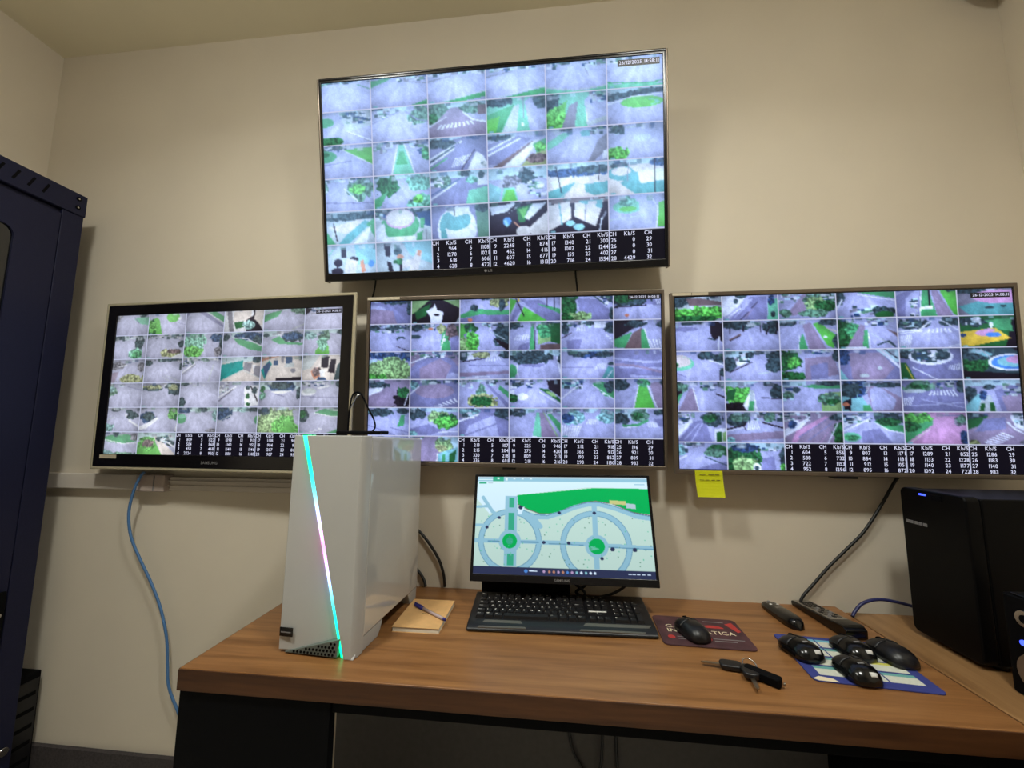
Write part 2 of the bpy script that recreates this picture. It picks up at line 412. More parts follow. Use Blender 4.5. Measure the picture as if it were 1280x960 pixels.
TOP = [
 ["h 0 0 100 18;td 58 10 12 9;pg 0 26 0 14 28 12;lz 2 0 26 35 20;lt 2 75 22 100 40",
  "h 45 0 100 24;td 30 6 14 8;pg 0 38 0 16 38 14 20 26;lq 1.5 60 26 100 36;pg 72 96 100 82 100 100",
  "h 0 0 100 20;pw 75 4 92 4 92 26 75 18;lq 2 0 34 40 22;pg 28 96 100 74 100 88 50 100;lz 2 20 96 100 72",
  "h 0 0 100 22;td 60 5 20 8;lq 2 0 35 45 24;lz 2 10 98 100 72;pg 20 100 100 76 100 94 60 100",
  "h 60 0 100 34;td 32 8 18 10;h 0 4 22 26;lq 1 62 25 70 55;pm 0 82 30 92 65 95 100 86 100 100 0 100;lz 2 0 80 50 93 100 85",
  "pw 0 5 20 4 20 26 0 30;h 0 4 40 22;pm 0 84 100 92 100 100 0 100;lg 2 0 80 60 88 100 84"],
 ["fr;pz 40 0 100 0 100 45 55 60;h 40 0 100 40;eg 14 30 18 14;tx 18 88 30 16;lw 2 55 60 100 92;lq 1 55 62 100 96",
  "h 0 0 36 30;ps 40 0 65 0 60 8 45 8;tt 85 28 20 28;lR 2 0 44 22 30 45 15;lR 2 60 14 80 40 100 48",
  "ps 0 0 100 0 100 20 0 20;tt 14 30 24 30;tx 8 45 10 18;tt 74 18 22 16;pv 85 10 100 12 100 40 85 38;pb 38 14 50 14 72 45 100 60 100 100 0 100 0 72;z 9 20 62 76 55 82 66 12 76;lw 3 60 30 75 52 100 62;lw 2 30 40 0 66",
  "fm;td 18 10 30 14;pg 0 46 48 18 22 100 0 100;pG 0 60 22 50 14 100 0 100;pz 45 25 55 18 50 100 24 100;pm 55 20 62 20 72 100 50 100;pr 64 12 74 0 100 38 100 100 72 100;td 92 14 14 22;lq 1.5 62 0 62 60;ew 60 78 3 5",
  "fm;td 6 28 18 40;pG 0 58 34 20 26 100 0 100;tG 15 70 22 30;pq 38 34 52 24 46 100 24 100;pm 54 28 62 28 66 100 46 100;pr 62 24 74 4 100 26 100 100 68 100;h 70 0 100 28;lw 2 66 60 68 100;lz 8 70 90 100 76",
  "ps 0 0 100 0 100 16 0 26;td 25 22 40 14;td 75 12 40 10;pr 0 36 40 22 100 14 100 100 0 100;lw 2 0 42 40 24 100 20;eG 55 40 34 16;em 58 42 26 9;eG 52 42 24 9;lq 1 78 5 78 30"],
 ["h 10 0 60 14;eg 12 32 22 18;ex 8 26 14 8;pG 46 14 100 10 100 62;lw 2 46 14 100 64;td 38 8 10 6;lR 2 0 60 60 48",
  "h 0 0 36 28;h 64 0 100 40;pm 46 10 54 10 72 100 34 100;pg 47 30 54 30 62 70 40 70;lw 2 44 10 32 100;lw 2 56 10 74 100;tg 95 40 9 18;td 50 6 14 5",
  "fR;ps 0 0 60 0 0 22;td 18 18 32 14;lw 4 0 62 55 14;lw 3 0 78 50 26;ld 3 0 70 50 20;lg 3 0 90 30 60;pR 45 20 75 15 75 50 35 80;z 7 44 62 74 50 64 80 36 90;pw 64 100 80 46 92 58 100 84 100 100;lk 1.5 55 95 78 40;ts 94 82 6 7",
  "pR 0 30 50 10 75 20 20 90 0 90;ps 0 0 40 0 0 20;td 22 12 26 8;lw 3 0 62 55 18;lw 3 0 48 45 12;pv 6 100 72 30 80 26 22 100;pw 24 100 80 24 88 24 52 100;pg 76 36 100 20 100 52 82 62;tG 88 48 9 14;pe 72 66 100 56 100 100 54 100;tv 82 78 18 14",
  "pm 0 36 28 10 42 12 18 44 0 60;td 30 3 14 5;pa 55 10 72 8 70 24 56 24;pq 84 38 100 18 100 60 76 100 66 100;h 70 0 100 20;pw 92 70 100 66 100 90 90 94",
  "h 0 0 26 26;td 16 12 10 12;tG 14 82 20 22;ez 55 40 14 10;pk 92 22 100 18 100 34 94 32;lz 3 30 10 60 4"],
 ["h 10 0 100 10;tt 75 36 24 30;tG 70 34 14 14;tt 5 26 14 18;lw 3 0 46 14 36;lR 2 0 70 100 78;lw 2 46 30 70 70",
  "ps 0 0 100 0 100 10 0 14;tx 24 32 20 32;pg 0 70 26 44 12 88 0 100;tm 80 26 26 22;tm 86 84 26 24;tG 78 74 10 12;ed 66 78 3 4",
  "fR;ps 0 0 100 0 100 14 0 24;tt 22 30 16 18;h 0 20 24 44;td 62 8 14 8;ln 2 0 68 50 24;lw 3 0 80 44 34;pm 66 58 100 48 100 100 60 100;pw 80 14 100 10 100 44 82 46;td 88 14 6 12;tm 72 26 10 14",
  "ps 0 0 100 0 100 30 0 34;td 62 24 14 24;tq 38 44 16 22;pm 26 58 44 58 50 100 20 100;pG 30 64 42 64 48 100 22 100;pr 46 54 60 48 92 100 50 100;h 66 30 100 88;pC 0 40 22 60 18 100 0 100",
  "fu;ps 0 0 100 0 100 14 0 20;tn 45 26 60 14;td 75 20 28 12;pa 0 78 46 54 24 100 0 100;pa 60 62 100 56 100 88 78 96 62 84;pw 4 50 40 36 44 50 10 72;lk 1.5 14 10 22 82;lk 1.5 85 10 84 52;lz 2 50 60 18 100",
  "fu;ps 0 0 100 0 100 14 0 14;td 18 14 16 10;tn 85 12 20 12;ea 20 38 22 20;eu 20 32 16 12;pa 18 66 46 34 50 66 100 62 100 100 44 100;pw 46 36 100 28 100 60 52 70;lk 2 74 4 74 96;lq 1.5 32 10 30 60"],
 ["ps 0 0 100 0 100 18 0 18;td 30 18 45 12;td 78 16 30 12;fz;td 30 16 50 12;td 78 14 40 12;pu 14 46 72 24 84 32 46 68;pg 0 36 16 70 28 100 0 100;pa 46 72 80 28 94 36 50 100 30 100;pg 84 40 100 20 100 86;lk 2 24 36 30 88;pw 60 96 92 44 84 96",
  "fz;td 40 14 60 14;pn 72 14 100 10 100 60 84 50;eg 44 50 34 42;pw 0 60 16 40 20 100 0 100;ep 44 30 26 30;eu 44 28 24 26;pg 80 30 88 30 86 60 80 60;pw 20 84 70 84 74 100 16 100;pg 74 76 84 70 82 100 72 100;h 0 8 20 34;lq 1 90 64 90 98",
  "fR;ew 44 70 34 66;ea 42 44 26 30;pw 26 14 66 4 64 26 40 34;pt 76 0 100 0 100 100 80 100;td 88 12 12 12;pa 14 50 20 40 28 100 16 100;lk 1 40 0 40 30",
  "fk;pw 0 12 46 4 30 28 4 36;pz 46 16 50 14 30 36;px 46 20 74 8 60 60 50 60;pG 50 24 66 16 58 54;pw 72 10 98 6 66 56 60 46;pu 68 76 100 30 100 100 70 100;eu 58 88 13 16;eB 30 56 7 12;pC 24 54 28 50 34 70 28 72;lo 2 42 60 50 74",
  "fk;pv 0 0 100 0 100 14 0 14;pu 0 18 36 8 38 58 0 92;pu 44 14 92 6 78 84 42 52;la 2 18 12 22 74;lq 2 62 10 60 66;pa 46 10 90 8 88 34;pu 66 12 80 10 78 28 66 28;eC 36 72 8 8;eC 50 84 9 10;pq 82 84 96 46 94 40;lw 2 88 60 84 96",
  "em 30 34 24 18;tm 28 18 14 14;eG 30 40 14 7;pr 48 16 70 12 76 60 74 100 50 100;lw 2 70 14 78 40 76 100;pG 80 26 100 14 100 94 78 94;lz 2 0 70 60 60"],
 ["fz;pC 60 0 100 0 100 60 66 60;ek 30 54 8 12;ek 28 82 11 14;pk 36 8 46 8 46 40 36 40;ek 58 46 9 9;pu 46 40 66 50 60 90 40 84;po 70 50 76 48 80 84 72 86;eB 90 60 5 11;ek 8 92 10 10;lm 2 14 30 24 8",
  "fz;pC 46 0 100 0 100 70 60 40;pk 14 4 26 4 24 44 16 40;td 38 26 8 12;eo 42 44 6 7;tx 42 60 10 10;pk 40 68 46 68 46 94 40 94;pu 46 56 66 52 68 72 46 80;pk 18 56 26 60 30 90 22 92;pu 72 26 82 30 74 86 56 90;po 74 26 80 28 78 44 72 42"]]
LEFT = [
 ["tq 8 16 16 20;pm 58 30 66 22 100 22 100 56 74 50;td 82 10 12 12;lR 2 58 22 76 52",
  "h 0 0 20 10;pG 0 40 20 26 28 36 38 100 0 100;px 0 50 10 30 22 60 20 100 0 100;eG 64 26 17 22;tG 10 70 12 26;ew 82 32 4 6;lR 1.5 78 50 100 62",
  "pR 0 0 16 0 0 34;pg 42 0 66 0 100 34 100 58;lw 2 42 0 100 60;pR 14 0 40 0 100 70 100 80 30 10",
  "fw;pq 4 0 16 0 26 100 14 100;pu 22 16 68 4 66 48 22 58;px 24 60 48 54 50 80 30 86;pk 54 52 74 30 100 100 56 100;tC 62 70 14 20;pk 72 0 78 0 74 60;pu 80 4 100 0 94 78 74 46",
  "ps 0 0 40 0 0 30;pg 0 64 0 36 18 24 44 16 34 40;td 42 6 8 10;tt 90 16 24 20;lz 3 70 96 100 74",
  "pk 0 0 14 0 14 22 0 42;h 14 0 40 24;lq 2 14 36 100 26;pR 14 20 100 14 100 26 40 30"],
 ["h 5 0 62 18;td 22 10 16 8;td 78 26 12 30;tm 70 76 20 24;tg 72 78 14 18",
  "h 0 0 100 16;te 66 76 26 18;tv 74 70 18 10;pw 64 98 100 72 100 100;td 92 40 9 14",
  "ps 0 0 60 0 40 20 0 30;tm 28 34 28 34;tG 22 74 26 24;tn 82 18 16 18;td 96 50 6 36;tq 88 74 10 20",
  "ps 20 0 50 0 50 14 20 20;tn 62 16 36 18;td 90 36 14 20;pg 26 24 52 30 100 58 100 80 66 70 36 44;lw 2 26 22 60 26 100 60;td 6 20 10 14",
  "ps 0 0 40 0 40 18 0 24;td 72 26 30 22;tn 70 22 24 14;pg 20 34 40 20 56 44 100 50 94 58 40 52;td 8 16 8 8",
  "ps 0 0 100 0 100 12 0 16;tC 12 24 16 14;tt 48 26 14 24;tm 44 50 12 20;pG 28 82 40 62 58 62 62 100 28 100;tm 46 66 10 20;td 88 10 12 12"],
 ["tq 22 26 22 16;te 66 84 36 20;tq 92 34 14 20;lw 3 30 30 50 24;pb 0 60 30 50 20 100 0 100",
  "td 8 16 12 12;td 66 5 34 8;td 44 8 12 6;lz 1.5 60 70 100 96;lz 1.5 50 76 80 100;td 97 34 6 14",
  "h 0 0 32 36;h 30 0 100 10;lw 3 0 60 32 22;lq 1.5 0 68 34 26;lz 2 80 30 70 96",
  "fu;ps 0 0 100 0 100 16 0 24;td 90 12 12 14;pc 0 30 54 14 56 50 0 94;pq 58 22 78 26 74 62 56 50;pw 78 32 88 32 84 70;pq 84 36 100 38 100 84 82 72;lz 2 0 96 56 54 100 86",
  "fu;po 0 6 46 0 0 20;pc 0 54 20 16 26 32 10 92;pn 4 40 20 22 24 36 12 84;pn 30 18 40 18 40 36 30 36;pq 48 0 56 0 54 28 48 24;pn 58 4 74 4 76 30 60 30;pz 60 30 80 28 80 44 56 44;eq 78 58 6 9;pk 38 86 98 84 98 98 38 98;ek 96 8 6 6",
  "fu;pz 0 0 40 0 20 50 0 60;pk 44 8 62 6 60 50 44 48;pk 66 18 78 18 76 72 60 66;po 20 62 30 46 42 48 42 84 30 94 24 80;tv 34 64 10 20;pw 40 58 52 54 54 84 44 84;pd 82 40 96 10 90 94 74 98;pn 38 84 56 88 58 98 36 96"],
 ["tt 10 34 20 22;tt 6 20 16 16;lR 2 60 14 100 30;tC 14 24 10 14",
  "td 28 20 30 14;te 28 16 26 8;td 84 24 22 26;te 80 18 14 12;lw 3 50 20 62 6",
  "h 0 0 30 8;td 5 80 11 20;td 12 6 12 6;ed 52 30 3 4;pr 10 14 90 8 96 80 20 96",
  "h 0 0 24 40;lw 4 0 60 40 20;lk 1.5 0 76 34 30;pw 62 22 100 6 100 90 66 100;tx 72 56 5 10;tx 74 88 5 8;td 70 24 6 8;lk 3 78 18 96 74;td 88 34 7 12",
  "ps 0 0 100 0 100 30 0 30;tn 52 20 34 22;td 50 16 26 14;pw 26 38 80 36 62 46 40 46;tx 8 30 6 14;tm 8 56 9 14;td 95 46 6 24;lR 3 40 50 60 58",
  "h 0 0 62 18;ew 16 44 18 12;ez 20 38 16 10;lw 4 40 28 64 20;td 94 10 14 14;lR 2 0 60 100 64"],
 ["td 32 8 14 8;h 20 0 60 10;tC 14 84 20 18;lw 5 62 30 74 54 100 78;td 80 32 16 16;td 70 16 10 8;lz 2 30 40 0 56",
  "tn 22 38 20 24;td 24 36 14 16;pw 0 76 20 64 44 38 52 44 18 86 0 90;tG 86 20 12 26;px 92 24 97 24 96 52 90 50;lw 4 96 98 100 60;ed 95 98 3 4",
  "ps 0 0 100 0 100 14 0 20;tn 14 12 16 12;eg 8 44 14 20;em 10 36 10 8;td 62 9 14 10;tC 96 30 10 24;tq 90 94 16 12",
  "ps 0 0 100 0 100 14 0 20;tn 12 24 26 26;tC 64 8 14 10;td 92 10 20 9;eg 98 48 6 16;lz 2 0 60 34 30",
  "tT 48 64 70 64;tT 40 70 50 40;tG 70 70 34 40;td 14 16 16 14;pr 82 10 100 10 100 74 88 60;pG 60 100 72 40 84 60 92 100;ps 40 0 70 0 66 10 44 10",
  "td 8 34 14 22;tx 6 28 10 14;pg 34 20 56 6 100 4 100 34 70 32;lw 2 34 22 70 34 100 36;pw 76 8 96 8 96 14 76 14;z 4 14 100 50 76 56 80 26 100;pg 66 96 100 74 100 100 64 100"],
 ["eg 55 26 46 18;td 40 8 8 14;tq 92 20 12 14;tt 60 92 50 12;tC 12 84 20 12;lw 2 10 30 60 46 100 42",
  "ps 0 0 100 0 100 30 0 30;pG 0 40 40 18 70 100 0 100;tG 26 46 24 26;tv 28 44 14 16;pu 42 18 52 18 100 84 100 100 70 100;td 58 26 10 9;td 86 44 14 10;lw 4 64 24 100 60;h 60 10 100 40"]]
MID = [
 ["fR;td 72 12 40 16;tn 60 10 30 10;pr 0 22 40 34 60 80 30 100 0 100;td 97 44 8 28;pb 10 40 60 50 70 100 10 100",
  "fk;px 6 56 40 26 30 70 10 86;pT 0 0 46 0 6 58 0 64;pT 52 4 100 0 98 44;pw 30 54 44 40 48 26 52 50 66 58 62 100 40 100 38 72;ek 52 68 6 4;pz 90 100 100 70 100 100",
  "pg 0 70 30 48 60 54 100 56 100 72 0 80;pR 0 84 40 70 100 74 100 100 0 100;te 80 24 20 22;td 84 36 6 24;td 28 46 9 12;eo 20 88 5 6;td 50 12 10 8;ps 0 0 30 0 0 10",
  "pR 20 20 60 24 100 76 100 100 70 100;pG 0 16 14 22 0 72;pG 14 94 28 46 74 98 20 100;pg 50 34 100 56 100 74 70 50;pR 14 30 26 46 6 100 0 100;lk 1.5 72 0 72 46;lk 1.5 86 0 86 58;lk 2 10 10 28 80;ly 3 14 8 18 24",
  "pR 30 20 70 26 96 70 90 100 40 100;tx 12 40 20 44;tT 34 86 26 18;tx 10 90 14 14;lw 3 56 6 86 38;ld 3 60 10 86 46;td 90 16 14 14;h 80 0 100 40;td 97 78 7 24",
  "fR;td 26 26 42 28;tx 20 20 20 20;pr 0 54 60 48 100 50 100 100 0 100;lk 2 0 56 60 50;z 5 76 30 96 26 98 46 80 46;td 88 14 14 10;eo 24 84 4 5"],
 ["h 0 0 100 28;td 22 12 14 9;td 60 12 16 9;ed 78 52 9 8;er 80 56 8 5;eo 8 92 8 8;lk 1.5 70 80 100 100",
  "h 0 0 56 24;td 12 14 14 12;ed 8 46 12 8;eo 40 18 5 5;pg 62 50 68 16 74 16 82 100 60 100;lw 2 60 100 68 40;tv 86 30 14 34;te 62 20 10 16;pR 80 50 96 44 100 100 82 100;px 92 10 100 10 100 60;ew 68 58 4 5",
  "pG 0 0 28 8 36 100 0 100;tx 22 20 14 20;pR 8 40 24 22 20 60 10 66;tT 8 74 16 24;tG 26 64 14 36;td 88 44 20 42;pk 66 52 100 78 100 100 94 100;h 44 0 84 20;lz 2 52 24 90 60",
  "td 6 12 18 14;z 6 14 46 40 44 38 62 6 64;pR 20 80 40 70 36 100 14 100;pg 42 6 47 6 48 100 38 100;lk 1.5 48 6 50 100;pT 54 8 80 4 80 68 54 80;tg 70 30 16 30;px 80 6 100 4 100 80 80 70;pv 60 80 100 76 100 100 58 100",
  "h 0 0 60 22;td 6 28 12 16;td 54 8 12 7;pw 62 2 84 2 84 24 62 24;td 94 26 12 18;pR 10 66 40 64 34 100 12 100;lk 2 0 60 20 40;z 6 80 40 96 60 98 78 86 54;z 6 30 20 46 20 46 36 28 36",
  "fr;pk 0 0 60 0 40 24 0 70;td 40 14 20 14;pg 0 92 0 66 34 40 20 96;pv 34 46 52 26 50 100 18 100;pg 50 36 56 26 66 100 50 100;lw 2 56 30 68 100;td 90 16 12 12;z 6 64 68 98 66 100 96 70 98"],
 ["tn 36 10 40 14;ps 0 30 30 24 20 46 0 50;tn 90 16 16 16;tT 52 74 66 40;tT 60 44 30 26;tG 20 88 30 18;tT 30 60 30 20",
  "fb;pR 20 20 80 20 100 60 90 100 0 100 0 60;h 0 0 100 22;lw 3 0 40 34 18;er 86 90 16 14;pb 18 60 60 24 84 50 70 100 20 100",
  "td 10 14 16 18;pw 16 4 28 4 30 28 16 30;te 44 14 18 12;lk 2 0 38 50 26;z 6 58 16 78 12 86 34 50 36;td 92 14 14 12;lR 2 20 50 100 52;pb 0 76 100 70 100 80 0 90;lw 2 0 94 60 90",
  "ps 0 0 100 0 100 20 0 24;td 44 24 40 24;td 34 40 24 12;pR 20 48 70 46 60 58 30 56;eg 4 72 10 24;lw 2 14 50 16 90;lw 3 92 24 98 80;td 98 30 5 20",
  "tn 50 14 36 14;td 30 12 20 12;td 82 16 16 10;ps 0 0 100 0 100 6 0 6;lR 2 0 60 60 60;z 6 68 48 88 44 84 66 64 66;pa 76 100 88 56 100 62 100 100;ed 94 48 6 6;lw 2 84 100 96 70",
  "fR;lr 5 0 30 60 44 100 40;lr 4 10 60 100 66;lb 5 0 50 40 56 100 84;lr 4 30 90 100 96;lw 2 84 4 100 14;eR 40 76 10 8"],
 ["fb;h 0 0 46 34;td 34 18 24 12;pw 0 34 44 26 40 40 0 66;pb 0 80 50 44 80 18 86 24 46 100 0 100;tk 84 70 18 40;tx 86 44 12 20;lw 2 88 94 96 50;lk 2 60 100 70 90",
  "fR;h 0 0 100 12;tC 8 20 10 16;td 46 10 14 10;eb 50 40 40 26;ez 46 12 8 6;lw 3 0 50 18 24;z 7 40 100 94 62 100 78 60 100",
  "h 0 0 26 30;tt 44 46 10 30;te 46 74 30 24;tx 46 76 22 18;h 60 0 100 20;pg 80 20 100 46 100 66 78 34;pR 54 20 60 20 100 86 96 100;ps 20 0 60 0 40 10",
  "h 0 0 46 30;td 14 18 10 8;pw 0 40 10 34 8 56 0 60;ew 24 60 12 12;tx 6 66 10 14;pk 72 4 100 0 100 64 76 34;px 56 30 74 34 100 72 100 82;pT 70 42 84 44 92 62 80 58;lw 2 58 44 100 88",
  "tC 12 16 20 16;h 0 0 40 30;lw 3 0 66 30 24;pg 58 14 76 8 100 24 100 66 80 56;td 92 24 12 20;ew 80 50 4 3;lw 2 58 20 100 70",
  "td 10 18 18 20;td 90 20 14 16;pb 64 14 80 10 100 50 100 100 76 100;pG 44 20 58 20 74 100 36 100;tg 52 14 14 12;lw 2 44 20 34 100;lw 2 60 20 78 100;td 96 34 6 12"],
 ["td 38 16 28 15;td 86 12 14 10;pg 82 26 90 26 88 64 74 66;tC 6 14 8 10;lR 2 10 60 70 96;lR 2 60 70 100 88",
  "ps 0 0 100 0 100 14 0 14;td 10 22 22 20;tT 60 34 26 24;tx 76 46 24 28;tG 74 50 22 22;pR 0 74 40 56 66 80 40 96 0 90;lw 2 60 84 100 82;tC 6 92 10 10",
  "fR;tC 22 14 20 14;h 0 4 40 34;lw 4 0 46 38 22;td 86 14 18 18;ld 3 76 28 100 40;pr 20 60 70 24 80 100 10 100;lR 3 10 96 90 44",
  "ps 0 0 60 0 30 20 0 20;td 18 14 12 16;td 0 14 6 12;pm 44 100 52 14 58 14 62 100;pb 58 14 66 14 92 100 62 100;pg 70 14 80 18 100 54 100 86;lT 2 66 14 94 100;lw 3 44 98 52 98;h 70 2 100 16;pr 30 40 46 30 40 100 10 100",
  "tC 22 32 26 22;tn 12 34 12 16;lw 1.5 26 28 30 50;z 8 0 56 40 60 30 96 0 100;tC 86 26 20 22;z 6 50 36 70 34 70 52 46 54;ps 40 0 70 0 60 14 46 14",
  "ps 0 0 60 0 60 30 0 30;td 8 34 16 20;tt 46 22 16 20;tx 40 24 10 12;td 86 12 16 10;pg 12 54 40 50 60 34 62 40 40 60 16 62;z 6 58 44 76 40 78 60 60 60;pR 70 34 100 30 100 60 80 58;lw 2 14 62 40 60"],
 ["fr", "fb;ps 60 0 100 0 100 40 60 40;tT 70 26 18 22;te 66 40 12 14;pC 60 58 100 34 100 100 58 100;pg 68 62 74 62 74 96 66 96;px 82 60 96 44 92 92 82 96;py 30 86 62 86 62 98 30 98;h 0 0 30 12;lw 2 58 60 56 86"]]
